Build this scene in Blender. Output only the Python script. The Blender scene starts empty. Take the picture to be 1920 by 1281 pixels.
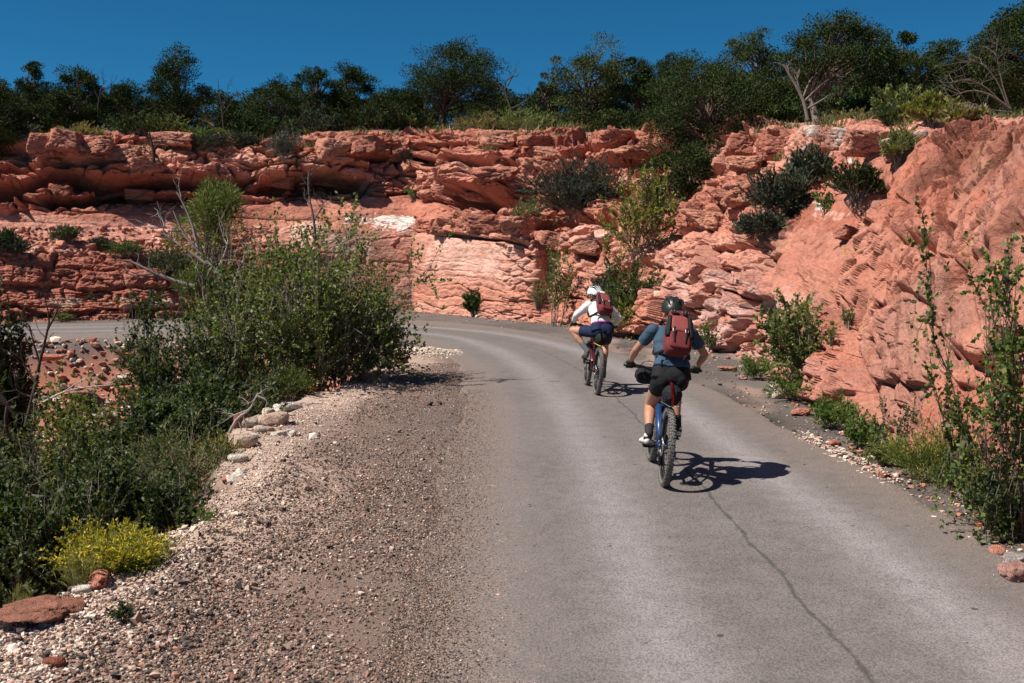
import bpy, bmesh, math, random
import numpy as np
from mathutils import Vector, Matrix, Quaternion
from mathutils.bvhtree import BVHTree

# ------------------------------------------------------------------ camera, sky, sun, exposure
scene = bpy.context.scene
COL = scene.collection
PITCH = math.radians(4.93); CAMH = 2.18; F = 1867.0
cam_d = bpy.data.cameras.new('camera'); cam = bpy.data.objects.new('camera', cam_d); COL.objects.link(cam)
cam.location = (0, 0, CAMH); cam.rotation_euler = (math.radians(90) - PITCH, 0, 0)
cam_d.sensor_width = 36.0; cam_d.lens = 35.0; cam_d.clip_start = 0.05; cam_d.clip_end = 2000
cam_d.dof.use_dof = True; cam_d.dof.focus_distance = 10.5; cam_d.dof.aperture_fstop = 4.5
scene.camera = cam

SUN_EL = math.radians(54.0); SUN_H = (-0.95, -0.32)
_l = math.hypot(*SUN_H)
TO_SUN = Vector((SUN_H[0] / _l * math.cos(SUN_EL), SUN_H[1] / _l * math.cos(SUN_EL), math.sin(SUN_EL)))
world = bpy.data.worlds.new("World"); scene.world = world; world.use_nodes = True
wn = world.node_tree.nodes; wl = world.node_tree.links
sky = wn.new('ShaderNodeTexSky'); sky.sky_type = 'NISHITA'; sky.sun_disc = False
sky.sun_elevation = SUN_EL; sky.sun_rotation = math.atan2(TO_SUN.x, TO_SUN.y)
sky.altitude = 2200; sky.air_density = 0.75; sky.dust_density = 0.25; sky.ozone_density = 3.5
grade = wn.new('ShaderNodeMix'); grade.data_type = 'RGBA'; grade.blend_type = 'MULTIPLY'; grade.inputs[0].default_value = 1.0
grade.inputs[7].default_value = (.20, .86, 1.05, 1)      # the deep polarised blue of a high desert sky
wl.new(sky.outputs[0], grade.inputs[6]); wl.new(grade.outputs[2], wn['Background'].inputs[0]); wn['Background'].inputs[1].default_value = 0.05
sun_d = bpy.data.lights.new('sun', 'SUN'); sun_d.energy = 5.0; sun_d.angle = math.radians(0.53); sun_d.color = (1.0, 0.93, 0.84)
sun = bpy.data.objects.new('sun', sun_d); COL.objects.link(sun)
sun.rotation_euler = (-TO_SUN).to_track_quat('-Z', 'Y').to_euler(); sun.location = (-20, -10, 30)
scene.view_settings.view_transform = 'Standard'; scene.view_settings.look = 'None'
scene.view_settings.exposure = 0.62; scene.view_settings.gamma = 1.0
scene.cycles.max_bounces = 6; scene.cycles.diffuse_bounces = 2; scene.cycles.transparent_max_bounces = 4

# ------------------------------------------------------------------ helpers
def ray(px, py):
    dx = (px - 960.0) / F; dy = (640.5 - py) / F
    return Vector((dx, math.cos(PITCH) + dy * math.sin(PITCH), -math.sin(PITCH) + dy * math.cos(PITCH)))
def P(px, py, Y):
    d = ray(px, py); k = Y / d.y
    return Vector((d.x * k, Y, CAMH + d.z * k))
def G(px, py, z=0.0):
    d = ray(px, py); k = (z - CAMH) / d.z
    return Vector((d.x * k, d.y * k, z))
def proj(V):
    x, y, z = V[..., 0], V[..., 1], V[..., 2] - CAMH
    fw = y * math.cos(PITCH) - z * math.sin(PITCH); up = y * math.sin(PITCH) + z * math.cos(PITCH)
    fw = np.where(fw < 0.3, 0.3, fw)
    return 960 + F * x / fw, 640.5 - F * up / fw

def tag(o, label=None, cat=None, group=None, kind=None):
    if label: o['label'] = label
    if cat: o['category'] = cat
    if group: o['group'] = group
    if kind: o['kind'] = kind
    return o
def empty(name, loc=(0, 0, 0), label=None, cat=None, group=None, rot=(0, 0, 0)):
    o = bpy.data.objects.new(name, None); COL.objects.link(o); o.location = loc; o.rotation_euler = rot
    o.empty_display_size = 0.2
    return tag(o, label, cat, group)
def link(name, me, mat=None, parent=None):
    o = bpy.data.objects.new(name, me); COL.objects.link(o)
    if mat is not None:
        me.materials.clear(); me.materials.append(mat)
    if parent is not None: o.parent = parent
    return o
def mesh_np(name, V, Fc, col=None, smooth=True, uv=None):
    """V (n,3), Fc (m,k) uniform faces"""
    me = bpy.data.meshes.new(name)
    V = np.asarray(V, np.float32); Fc = np.asarray(Fc, np.int32)
    m, k = Fc.shape
    me.vertices.add(len(V)); me.vertices.foreach_set('co', V.ravel())
    me.loops.add(m * k); me.loops.foreach_set('vertex_index', Fc.ravel())
    me.polygons.add(m); me.polygons.foreach_set('loop_start', np.arange(0, m * k, k, dtype=np.int32))
    me.update(calc_edges=True)
    me.polygons.foreach_set('use_smooth', np.full(m, smooth, bool))
    if col is not None:
        c = np.ones((len(V), 4), np.float32); c[:, :3] = np.asarray(col)[:, :3]
        if np.asarray(col).shape[1] == 4: c[:, 3] = np.asarray(col)[:, 3]
        a = me.color_attributes.new('Col', 'FLOAT_COLOR', 'POINT'); a.data.foreach_set('color', c.ravel())
    if uv is not None:
        l = me.uv_layers.new(name='UVMap'); l.data.foreach_set('uv', np.asarray(uv, np.float32)[Fc.ravel()].ravel())
    me.validate(); me.update()
    return me
def grid_faces(nr, nc):
    r = np.arange(nr - 1)[:, None] * nc; c = np.arange(nc - 1)[None, :]
    a = (r + c).ravel()
    return np.stack([a, a + 1, a + nc + 1, a + nc], 1)

# ------------------------------------------------------------------ noise
def h3(ix, iy, iz, seed=0):
    with np.errstate(over='ignore'):
        n = (ix.astype(np.int64).astype(np.uint32) * np.uint32(374761393) + iy.astype(np.int64).astype(np.uint32) * np.uint32(668265263)
             + iz.astype(np.int64).astype(np.uint32) * np.uint32(2246822519) + np.uint32((seed * 3266489917 + 1013) & 0xffffffff))
        n = (n ^ (n >> np.uint32(13))) * np.uint32(1274126177)
        n = (n ^ (n >> np.uint32(16))) * np.uint32(2246822519)
        n = n ^ (n >> np.uint32(15))
    return n.astype(np.float64) / 4294967296.0
def vnoise(p, seed=0):
    i = np.floor(p); f = p - i; u = f * f * f * (f * (f * 6 - 15) + 10)
    x, y, z = i[..., 0], i[..., 1], i[..., 2]; ux, uy, uz = u[..., 0], u[..., 1], u[..., 2]
    def L(a, b, t): return a + (b - a) * t
    v = L(L(L(h3(x, y, z, seed), h3(x + 1, y, z, seed), ux), L(h3(x, y + 1, z, seed), h3(x + 1, y + 1, z, seed), ux), uy),
          L(L(h3(x, y, z + 1, seed), h3(x + 1, y, z + 1, seed), ux), L(h3(x, y + 1, z + 1, seed), h3(x + 1, y + 1, z + 1, seed), ux), uy), uz)
    return v * 2 - 1
def fbm(p, octs=4, seed=0, gain=0.5):
    s = 0; a = 1.0; t = 0
    for k in range(octs):
        s = s + a * vnoise(p * (2.03 ** k) + 17.3 * k, seed + k); t += a; a *= gain
    return s / t
def worley(p, seed=0, jit=0.85):
    """F1, F2, id hash in 0..1, vector to the nearest point (8 nearest cells)"""
    i = np.floor(p); f = p - i
    off = np.where(f < 0.5, -1, 0)
    F1 = np.full(p.shape[:-1], 9.0); F2 = F1.copy(); ID = np.zeros(p.shape[:-1]); REL = np.zeros(p.shape)
    for dx in (0, 1):
        for dy in (0, 1):
            for dz in (0, 1):
                c = i + off + np.array([dx, dy, dz])
                x, y, z = c[..., 0], c[..., 1], c[..., 2]
                q = np.stack([x + .5 + jit * (h3(x, y, z, seed + 1) - .5), y + .5 + jit * (h3(x, y, z, seed + 2) - .5), z + .5 + jit * (h3(x, y, z, seed + 3) - .5)], -1)
                r = p - q; d = np.sqrt((r * r).sum(-1))
                near = d < F1
                F2 = np.where(near, F1, np.minimum(F2, d)); ID = np.where(near, h3(x, y, z, seed + 4), ID)
                REL = np.where(near[..., None], r, REL); F1 = np.where(near, d, F1)
    return F1, F2, ID, REL
def frac(v): return v - np.floor(v)
def sstep(a, b, x):
    t = np.clip((x - a) / (b - a + 1e-12), 0, 1); return t * t * (3 - 2 * t)
def blocks(p, seed, A, B, C, w=0.09):
    F1, F2, ID, REL = worley(p, seed)
    tx, ty, tz_ = frac(ID * 57.31) - .5, frac(ID * 131.7) - .5, frac(ID * 217.9) - .5
    d = (ID - .5) * 2 * A + (REL[..., 0] * tx + REL[..., 1] * ty + REL[..., 2] * tz_) * 2 * B
    crack = 1 - sstep(0.0, w, F2 - F1)
    return d - C * crack, ID, crack

# ------------------------------------------------------------------ materials
def new_mat(name):
    m = bpy.data.materials.new(name); m.use_nodes = True
    nt = m.node_tree; b = nt.nodes['Principled BSDF']
    return m, nt, b
def N(nt, t, **kw):
    n = nt.nodes.new(t)
    for k, v in kw.items():
        if k.startswith('i_'): n.inputs[int(k[2:])].default_value = v
        else: setattr(n, k, v)
    return n
def noise_n(nt, scale, detail=4, rough=0.55, coord=None):
    n = nt.nodes.new('ShaderNodeTexNoise'); n.inputs['Scale'].default_value = scale
    n.inputs['Detail'].default_value = detail; n.inputs['Roughness'].default_value = rough
    if coord is not None: nt.links.new(coord, n.inputs['Vector'])
    return n
def ramp(nt, src, stops):
    r = nt.nodes.new('ShaderNodeValToRGB'); el = r.color_ramp.elements
    while len(el) < len(stops): el.new(0.5)
    for e, (p, c) in zip(el, stops):
        e.position = p; e.color = (*c, 1) if len(c) == 3 else c
    nt.links.new(src, r.inputs[0]); return r
def mult(nt, a, b, fac=1.0, mode='MULTIPLY'):
    m = nt.nodes.new('ShaderNodeMix'); m.data_type = 'RGBA'; m.blend_type = mode
    m.inputs[0].default_value = fac
    nt.links.new(a, m.inputs[6]); nt.links.new(b, m.inputs[7]); return m.outputs[2]
def bump(nt, b, srcs, strength=0.5):
    prev = None
    for src, dist in srcs:
        n = nt.nodes.new('ShaderNodeBump'); n.inputs['Strength'].default_value = strength; n.inputs['Distance'].default_value = dist
        nt.links.new(src, n.inputs['Height'])
        if prev is not None: nt.links.new(prev, n.inputs['Normal'])
        prev = n.outputs[0]
    nt.links.new(prev, b.inputs['Normal'])
def g(v): return (v, v, v)

def mat_rock(name='sandstone', fine=1.0):
    m, nt, b = new_mat(name)
    co = nt.nodes.new('ShaderNodeTexCoord').outputs['Object']
    at = N(nt, 'ShaderNodeAttribute', attribute_name='Col')
    n1 = noise_n(nt, 1.1, 5, .6, co); n2 = noise_n(nt, 14 * fine, 5, .65, co); n3 = noise_n(nt, 70 * fine, 3, .6, co)
    c = mult(nt, at.outputs['Color'], ramp(nt, n1.outputs[0], [(.3, (.78, .74, .74)), (.55, (1, 1, 1)), (.75, (1.12, 1.16, 1.16))]).outputs[0])
    c = mult(nt, c, ramp(nt, n2.outputs[0], [(.3, (.72, .68, .66)), (.5, (1, 1, 1)), (.72, (1.1, 1.14, 1.16))]).outputs[0])
    nt.links.new(c, b.inputs['Base Color'])
    b.inputs['Roughness'].default_value = .93; b.inputs['Specular IOR Level'].default_value = .15
    # fracture lines: bedding-flattened cells broken by noise
    wv = N(nt, 'ShaderNodeVectorMath', operation='MULTIPLY_ADD'); nt.links.new(noise_n(nt, 2.2, 3, .6, co).outputs[1], wv.inputs[0]); wv.inputs[1].default_value = (.45, .45, .45); nt.links.new(co, wv.inputs[2])
    sc = N(nt, 'ShaderNodeVectorMath', operation='MULTIPLY'); nt.links.new(wv.outputs[0], sc.inputs[0]); sc.inputs[1].default_value = (.62, .62, 2.6)
    hs = []
    for s_ in (1.6 * fine, 4.5 * fine):
        vo = N(nt, 'ShaderNodeTexVoronoi', feature='DISTANCE_TO_EDGE'); vo.inputs['Scale'].default_value = s_; nt.links.new(sc.outputs[0], vo.inputs['Vector'])
        r_ = ramp(nt, vo.outputs['Distance'], [(0.0, g(0)), (.05, g(1))]); hs.append(r_.outputs[0])
    vf = N(nt, 'ShaderNodeTexVoronoi'); vf.inputs['Scale'].default_value = 3.2 * fine; nt.links.new(sc.outputs[0], vf.inputs['Vector'])
    brk = ramp(nt, noise_n(nt, .8, 3, .6, co).outputs[0], [(.42, g(0)), (.58, g(1))]).outputs[0]
    cr = ramp(nt, hs[0], [(0, (.62, .55, .52)), (1, (1, 1, 1))]).outputs[0]
    am = N(nt, 'ShaderNodeMath', operation='MULTIPLY'); nt.links.new(brk, am.inputs[0]); nt.links.new(at.outputs['Alpha'], am.inputs[1])
    cm = N(nt, 'ShaderNodeMix', data_type='RGBA', blend_type='MULTIPLY'); nt.links.new(am.outputs[0], cm.inputs[0])
    hs = [N(nt, 'ShaderNodeMix', data_type='FLOAT') if False else h_ for h_ in hs]
    hm2 = []
    for h_ in hs:
        mm = N(nt, 'ShaderNodeMath', operation='MULTIPLY'); nt.links.new(h_, mm.inputs[0]); nt.links.new(am.outputs[0], mm.inputs[1]); hm2.append(mm.outputs[0])
    hs = hm2; nt.links.new(c, cm.inputs[6]); nt.links.new(cr, cm.inputs[7])
    nt.links.new(cm.outputs[2], b.inputs['Base Color'])
    bump(nt, b, [(hs[0], .05), (hs[1], .02), (vf.outputs['Distance'], .03), (n2.outputs[0], .07), (n3.outputs[0], .018)], .8)
    return m
def mat_attr(name, rough=.9, nscale=60, lo=.75, hi=1.2, bd=.006, spec=.15):
    m, nt, b = new_mat(name)
    co = nt.nodes.new('ShaderNodeTexCoord').outputs['Object']
    at = N(nt, 'ShaderNodeAttribute', attribute_name='Col')
    n1 = noise_n(nt, nscale, 4, .6, co)
    c = mult(nt, at.outputs['Color'], ramp(nt, n1.outputs[0], [(.3, g(lo)), (.7, g(hi))]).outputs[0])
    nt.links.new(c, b.inputs['Base Color']); b.inputs['Roughness'].default_value = rough; b.inputs['Specular IOR Level'].default_value = spec
    if bd: bump(nt, b, [(n1.outputs[0], bd)], .8)
    return m
def mat_leaf(name, trans=.3, rough=.55, spec=.3):
    m, nt, b = new_mat(name)
    at = N(nt, 'ShaderNodeAttribute', attribute_name='Col')
    nt.links.new(at.outputs['Color'], b.inputs['Base Color']); b.inputs['Roughness'].default_value = rough
    b.inputs['Specular IOR Level'].default_value = spec
    t = N(nt, 'ShaderNodeBsdfTranslucent'); mx = N(nt, 'ShaderNodeMixShader', i_0=trans)
    tc = mult(nt, at.outputs['Color'], at.outputs['Color'], 0.0)
    gm = N(nt, 'ShaderNodeMix', data_type='RGBA', blend_type='MULTIPLY'); gm.inputs[0].default_value = 1.0
    nt.links.new(tc, gm.inputs[6]); gm.inputs[7].default_value = (1.5, 1.6, .6, 1)
    nt.links.new(gm.outputs[2], t.inputs[0]); nt.links.new(b.outputs[0], mx.inputs[1]); nt.links.new(t.outputs[0], mx.inputs[2])
    nt.links.new(mx.outputs[0], nt.nodes['Material Output'].inputs[0])
    return m
def mat_plain(name, color, rough=.6, metal=0.0, nscale=40, var=.15, bd=.0, spec=.4):
    m, nt, b = new_mat(name)
    co = nt.nodes.new('ShaderNodeTexCoord').outputs['Object']
    n1 = noise_n(nt, nscale, 4, .6, co)
    r = ramp(nt, n1.outputs[0], [(.3, tuple(c * (1 - var) for c in color)), (.7, tuple(min(1, c * (1 + var)) for c in color))])
    nt.links.new(r.outputs[0], b.inputs['Base Color']); b.inputs['Roughness'].default_value = rough
    b.inputs['Metallic'].default_value = metal; b.inputs['Specular IOR Level'].default_value = spec
    if bd: bump(nt, b, [(n1.outputs[0], bd)], .6)
    return m
M_ROCK = mat_rock(); M_BOULDER = mat_rock('boulder_stone', 1.6)
M_GROUND = mat_attr('gravelly_ground', nscale=70, lo=.6, hi=1.3, bd=.012)
M_STONE = mat_attr('loose_stone', nscale=90, lo=.8, hi=1.15, bd=.002)
M_LEAF = mat_leaf('leaf'); M_NEEDLE = mat_leaf('needle', .06, .85, .06)
M_BARK = mat_attr('bark', nscale=45, lo=.6, hi=1.25, bd=.008)

def mat_road():
    m, nt, b = new_mat('asphalt')
    L = nt.links
    uv = N(nt, 'ShaderNodeUVMap', uv_map='UVMap'); sp = N(nt, 'ShaderNodeSeparateXYZ'); L.new(uv.outputs[0], sp.inputs[0])
    co = nt.nodes.new('ShaderNodeTexCoord').outputs['Object']
    def math_(op, a, c=None, d=None):
        n = N(nt, 'ShaderNodeMath', operation=op)
        for i, v in enumerate((a, c, d)):
            if v is None: continue
            if isinstance(v, (int, float)): n.inputs[i].default_value = v
            else: L.new(v, n.inputs[i])
        return n.outputs[0]
    U, V = sp.outputs[0], sp.outputs[1]
    big = noise_n(nt, .55, 4, .6, co); mid = noise_n(nt, 5, 4, .6, co)
    grit = noise_n(nt, 130, 3, .7, co)
    vor = N(nt, 'ShaderNodeTexVoronoi'); vor.inputs['Scale'].default_value = 75; L.new(co, vor.inputs['Vector'])
    # lateral wobble for tracks
    stretch = N(nt, 'ShaderNodeCombineXYZ'); L.new(math_('MULTIPLY', U, 3.0), stretch.inputs[0]); L.new(math_('MULTIPLY', V, .18), stretch.inputs[1])
    tr_n = noise_n(nt, 1.4, 4, .6, stretch.outputs[0])
    def track(c, w):
        d = math_('DIVIDE', math_('ABSOLUTE', math_('SUBTRACT', U, c)), w)
        n = N(nt, 'ShaderNodeMapRange', interpolation_type='SMOOTHSTEP'); L.new(d, n.inputs[0])
        n.inputs[1].default_value = 0; n.inputs[2].default_value = 1; n.inputs[3].default_value = 1; n.inputs[4].default_value = 0
        return n.outputs[0]
    t = math_('ADD', math_('ADD', math_('MULTIPLY', track(-.95, .5), .6), math_('MULTIPLY', track(.85, .5), .7)), math_('MULTIPLY', track(-1.9, .3), .2))
    t = math_('MULTIPLY', t, math_('ADD', math_('MULTIPLY', tr_n.outputs[0], 1.1), .35))
    base = ramp(nt, big.outputs[0], [(.3, (.150, .130, .122)), (.7, (.185, .163, .155))]).outputs[0]
    track_mix = N(nt, 'ShaderNodeMix', data_type='RGBA'); L.new(t, track_mix.inputs[0]); L.new(base, track_mix.inputs[6]); track_mix.inputs[7].default_value = (.31, .28, .284, 1)  # wheel tracks are paler than the base asphalt
    c = mult(nt, track_mix.outputs[2], ramp(nt, mid.outputs[0], [(.3, g(.86)), (.7, g(1.1))]).outputs[0])
    c = mult(nt, c, ramp(nt, vor.outputs['Distance'], [(.05, g(1.25)), (.35, g(1.0)), (.75, g(.62))]).outputs[0])
    spk = ramp(nt, grit.outputs[0], [(.60, (0, 0, 0)), (.72, (1, 1, 1))])
    s2 = N(nt, 'ShaderNodeMix', data_type='RGBA'); L.new(math_('MULTIPLY', spk.outputs[0], .5), s2.inputs[0]); L.new(c, s2.inputs[6]); s2.inputs[7].default_value = (.42, .34, .28, 1)
    # ravelled edges: grit coloured
    eg = N(nt, 'ShaderNodeMapRange', interpolation_type='SMOOTHSTEP'); L.new(math_('ADD', math_('ABSOLUTE', math_('ADD', U, .12)), math_('MULTIPLY', math_('SUBTRACT', mid.outputs[0], .5), 1.1)), eg.inputs[0]); eg.inputs[1].default_value = 1.2; eg.inputs[2].default_value = 2.25
    s5 = N(nt, 'ShaderNodeMix', data_type='RGBA'); L.new(eg.outputs[0], s5.inputs[0]); L.new(s2.outputs[2], s5.inputs[6])
    gc = ramp(nt, noise_n(nt, 60, 3, .7, co).outputs[0], [(.35, (.07, .056, .05)), (.52, (.17, .135, .118)), (.7, (.34, .26, .21))]); L.new(gc.outputs[0], s5.inputs[7])
    s2 = s5
    # tar seam along the middle
    sv = N(nt, 'ShaderNodeCombineXYZ'); L.new(math_('MULTIPLY', V, 1.0), sv.inputs[1])
    wob = noise_n(nt, 1.3, 5, .65, sv.outputs[0]); brk = noise_n(nt, 4.5, 3, .6, sv.outputs[0])
    du = math_('ABSOLUTE', math_('ADD', U, math_('MULTIPLY', math_('SUBTRACT', wob.outputs[0], .5), .20)))
    wdt = math_('ADD', math_('MULTIPLY', math_('SUBTRACT', brk.outputs[0], .36), .065), .003)
    jag = math_('MULTIPLY', math_('SUBTRACT', noise_n(nt, 30, 3, .6, co).outputs[0], .5), .022)
    seam = N(nt, 'ShaderNodeMapRange'); L.new(math_('SUBTRACT', math_('ADD', du, jag), wdt), seam.inputs[0])
    seam.inputs[1].default_value = -.010; seam.inputs[2].default_value = .013; seam.inputs[3].default_value = .75; seam.inputs[4].default_value = 0
    s3 = N(nt, 'ShaderNodeMix', data_type='RGBA'); L.new(seam.outputs[0], s3.inputs[0]); L.new(s2.outputs[2], s3.inputs[6]); s3.inputs[7].default_value = (.045, .043, .042, 1)
    L.new(s3.outputs[2], b.inputs['Base Color'])
    # a few hairline cracks on the worn right side
    vc = N(nt, 'ShaderNodeTexVoronoi', feature='DISTANCE_TO_EDGE'); vc.inputs['Scale'].default_value = .42
    wv = N(nt, 'ShaderNodeVectorMath', operation='MULTIPLY_ADD'); L.new(noise_n(nt, 2.5, 4, .65, co).outputs[1], wv.inputs[0]); wv.inputs[1].default_value = (.5, .5, .5); L.new(co, wv.inputs[2]); L.new(wv.outputs[0], vc.inputs['Vector'])
    hl = N(nt, 'ShaderNodeMapRange'); L.new(vc.outputs['Distance'], hl.inputs[0]); hl.inputs[1].default_value = .001; hl.inputs[2].default_value = .0045; hl.inputs[3].default_value = .75; hl.inputs[4].default_value = 0
    hm = ramp(nt, noise_n(nt, .7, 2, .5, co).outputs[0], [(.52, g(0)), (.6, g(1))]).outputs[0]
    um = N(nt, 'ShaderNodeMapRange'); L.new(U, um.inputs[0]); um.inputs[1].default_value = .3; um.inputs[2].default_value = .9
    s6 = N(nt, 'ShaderNodeMix', data_type='RGBA'); L.new(math_('MULTIPLY', math_('MULTIPLY', hl.outputs[0], hm), um.outputs[0]), s6.inputs[0]); L.new(s3.outputs[2], s6.inputs[6]); s6.inputs[7].default_value = (.04, .036, .034, 1)
    sp_ = ramp(nt, noise_n(nt, 9, 2, .5, co).outputs[0], [(.72, (1, 1, 1)), (.78, (.35, .34, .34))]); fin = mult(nt, s6.outputs[2], sp_.outputs[0]); L.new(fin, b.inputs['Base Color'])
    rr = N(nt, 'ShaderNodeMapRange'); L.new(t, rr.inputs[0]); rr.inputs[3].default_value = .82; rr.inputs[4].default_value = .62
    L.new(rr.outputs[0], b.inputs['Roughness']); b.inputs['Specular IOR Level'].default_value = .3
    bump(nt, b, [(vor.outputs['Distance'], -.004), (grit.outputs[0], .003)], .55)
    return m
M_ROAD = mat_road()
# ------------------------------------------------------------------ ground
RNG = np.random.default_rng(7)
_gp = [(0, 1185), (140, 1110), (300, 1010), (400, 955), (436, 900), (430, 850), (445, 800), (520, 762), (600, 738), (680, 706),
       (712, 690), (705, 668), (690, 648), (600, 642), (280, 640), (45, 645)]
GULLY = [(-2.5, -6.0), (-2.75, 2.0)] + [tuple(G(*q)[:2]) for q in _gp] + [(-22, 24.5), (-34, 22.0), (-50, 21), (-50, -6)]
GULLY = np.array(GULLY)
def poly_sd(xy, poly):
    """distance to a polygon's edge, positive inside"""
    d = np.full(len(xy), 1e9); ins = np.zeros(len(xy), bool)
    x, y = xy[:, 0], xy[:, 1]
    n = len(poly)
    for i in range(n):
        a, c = poly[i], poly[(i + 1) % n]
        ab = c - a; t = np.clip(((xy - a) @ ab) / (ab @ ab + 1e-12), 0, 1)
        d = np.minimum(d, np.hypot(x - a[0] - t * ab[0], y - a[1] - t * ab[1]))
        cross = ((a[1] > y) != (c[1] > y)) & (x < (c[0] - a[0]) * (y - a[1]) / (c[1] - a[1] + 1e-12) + a[0])
        ins ^= cross
    return np.where(ins, d, -d)
def terr(xy):
    xy = np.asarray(xy, float); sd = poly_sd(xy, GULLY)
    p = np.stack([xy[:, 0], xy[:, 1], np.zeros(len(xy))], 1)
    sd = sd + .22 * fbm(p * 1.3, 3, 31) + .1 * vnoise(p * 4, 33)
    dep = np.where(sd > 0, 1 - np.exp(-np.maximum(sd, 0) / 1.7), 0) * 2.5
    berm = .05 * np.exp(-((sd + .5) / .45) ** 2)
    rough = sstep(-2.6, -.6, sd)
    return -dep + berm * (.6 + fbm(p * 1.5, 3, 5)) + (.012 + .05 * rough) * rough * fbm(p * 3.5, 4, 8) + .12 * sstep(0, .6, sd) * fbm(p * 2.0, 4, 9), sd
ys = np.concatenate([np.linspace(-6, 2.5, 18)[:-1], 2.5 * (46 / 2.5) ** np.linspace(0, 1, 330), np.linspace(60, 400, 5)])
xu = np.linspace(-1, 1, 300); xs = np.sinh(xu * 3.2) / math.sinh(3.2)
xs = np.concatenate([[-300], -1.8 + np.where(xs < 0, xs * 48, xs * 22), [300]])
XX, YY = np.meshgrid(xs, ys); XY = np.stack([XX.ravel(), YY.ravel()], 1)
ZZ, SD = terr(XY)
# colours: pale gravel by the edge, grey-brown chips towards the asphalt, red soil on the slope
p3 = np.stack([XY[:, 0], XY[:, 1], ZZ], 1)
n_a = fbm(p3 * np.array([1.1, .55, 1]), 4, 41); n_b = fbm(p3 * 3.2, 3, 45)
pale = np.array([.42, .31, .25]); pink = np.array([.25, .155, .12]); chip = np.array([.125, .102, .092]); soil = np.array([.33, .14, .095]); dirt = np.array([.125, .108, .098])
left = (XY[:, 0] < 1.2) & (XY[:, 1] < 24)
dd = -SD  # metres inside the road side from the drop
wp = sstep(1.5, .35, dd + .55 * n_a + .25 * n_b) * sstep(-.15, .15, dd)
wp2 = sstep(3.3, 1.0, dd + .9 * n_a + .5 * n_b) * .45
near = sstep(7.5, 4.5, XY[:, 1])
colr = chip[None, :] * np.ones((len(XY), 1))
colr = colr + (pink - colr) * (wp2 + .35 * near * sstep(2.6, .6, dd))[:, None]
colr = colr + (pale - colr) * (wp * (1 - .45 * near))[:, None]
colr = np.where(left[:, None], colr, dirt[None, :] * (1 + .35 * n_a[:, None]))
ro = (~left) & (XY[:, 0] > 1.0)
pk = sstep(.1, .45, fbm(p3 * np.array([1.6, .7, 1]), 4, 77))
colr = np.where(ro[:, None], colr + (np.array([.38, .25, .2]) - colr) * (pk * .55)[:, None], colr)
colr = colr + (soil - colr) * sstep(.05, .5, SD)[:, None]
colr = colr * (1 + .22 * n_b[:, None])
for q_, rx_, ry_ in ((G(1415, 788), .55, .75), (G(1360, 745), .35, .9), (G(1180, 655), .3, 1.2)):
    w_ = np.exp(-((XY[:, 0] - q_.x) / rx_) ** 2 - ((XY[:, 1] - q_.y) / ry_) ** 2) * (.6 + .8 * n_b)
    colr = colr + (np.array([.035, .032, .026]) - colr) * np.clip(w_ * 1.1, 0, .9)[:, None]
V = np.stack([XY[:, 0], XY[:, 1], ZZ], 1)
V[(np.abs(XY[:, 0]) > 200) | (XY[:, 1] > 55), 2] = -.5
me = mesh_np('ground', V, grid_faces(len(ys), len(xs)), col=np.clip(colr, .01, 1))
tag(link('ground', me, M_GROUND), kind='structure')
def tz(x, y): return float(terr(np.array([[x, y]]))[0][0])

# ------------------------------------------------------------------ road
def catmull(pts, n):
    pts = np.array(pts, float); m = len(pts)
    pp = np.vstack([2 * pts[0] - pts[1], pts, 2 * pts[-1] - pts[-2]])
    u = np.linspace(0, m - 1 - 1e-9, n); i = u.astype(int); t = (u - i)[:, None]
    a, b_, c, d = pp[i], pp[i + 1], pp[i + 2], pp[i + 3]
    return .5 * (2 * b_ + (c - a) * t + (2 * a - 5 * b_ + 4 * c - d) * t * t + (3 * b_ - a - 3 * c + d) * t ** 3)
inner = [(-.7, -6), (-.7, 0), (-.70, 5), (-.76, 11), (-.82, 15.5), (-1.05, 19), (-1.7, 22.4), (-3, 24.9), (-5.5, 25.9), (-9.4, 25.7), (-12.6, 25.3), (-20, 24.3), (-32, 22)]
outer = [(3.8, -6), (3.78, 0), (3.75, 5), (3.7, 9.4), (3.45, 14), (3.0, 18.5), (2.0, 24), (0, 29.8), (-4.4, 34.6), (-9, 33.8), (-12.8, 32.6), (-20, 29.6), (-32, 26)]
NR, NC = 500, 45
ci, co_ = catmull(inner, NR), catmull(outer, NR)
rag = np.stack([np.linspace(0, 1, NR) * 60, np.zeros(NR), np.zeros(NR)], 1)
e0 = .14 * fbm(rag * 1.1, 4, 3) ; e1 = .16 * fbm(rag * 1.3, 4, 9)
t = np.linspace(0, 1, NC)[None, :, None]
dirv = co_ - ci; wid = np.linalg.norm(dirv, axis=1, keepdims=True); dn = dirv / wid
A = ci + dn * e0[:, None]; B = co_ + dn * e1[:, None]
R2 = A[:, None, :] * (1 - t) + B[:, None, :] * t
ctr = (ci + co_) / 2 + dn * .30
lat = ((R2 - ctr[:, None, :]) * dn[:, None, :]).sum(-1)
lng = np.concatenate([[0], np.cumsum(np.linalg.norm(np.diff(ctr, axis=0), axis=1))])
tt = np.linspace(0, 1, NC)[None, :]
zz = .006 + .022 * (1 - (2 * tt - 1) ** 2) ** .5 * np.ones((NR, 1))
zz[:, 0] = -.03; zz[:, -1] = -.03
V = np.concatenate([R2, zz[..., None]], -1).reshape(-1, 3)
UV = np.stack([lat, np.repeat(lng[:, None], NC, 1)], -1).reshape(-1, 2)
tag(link('road', mesh_np('road', V, grid_faces(NR, NC), uv=UV), M_ROAD), kind='structure')
ROADZ = .026

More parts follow.
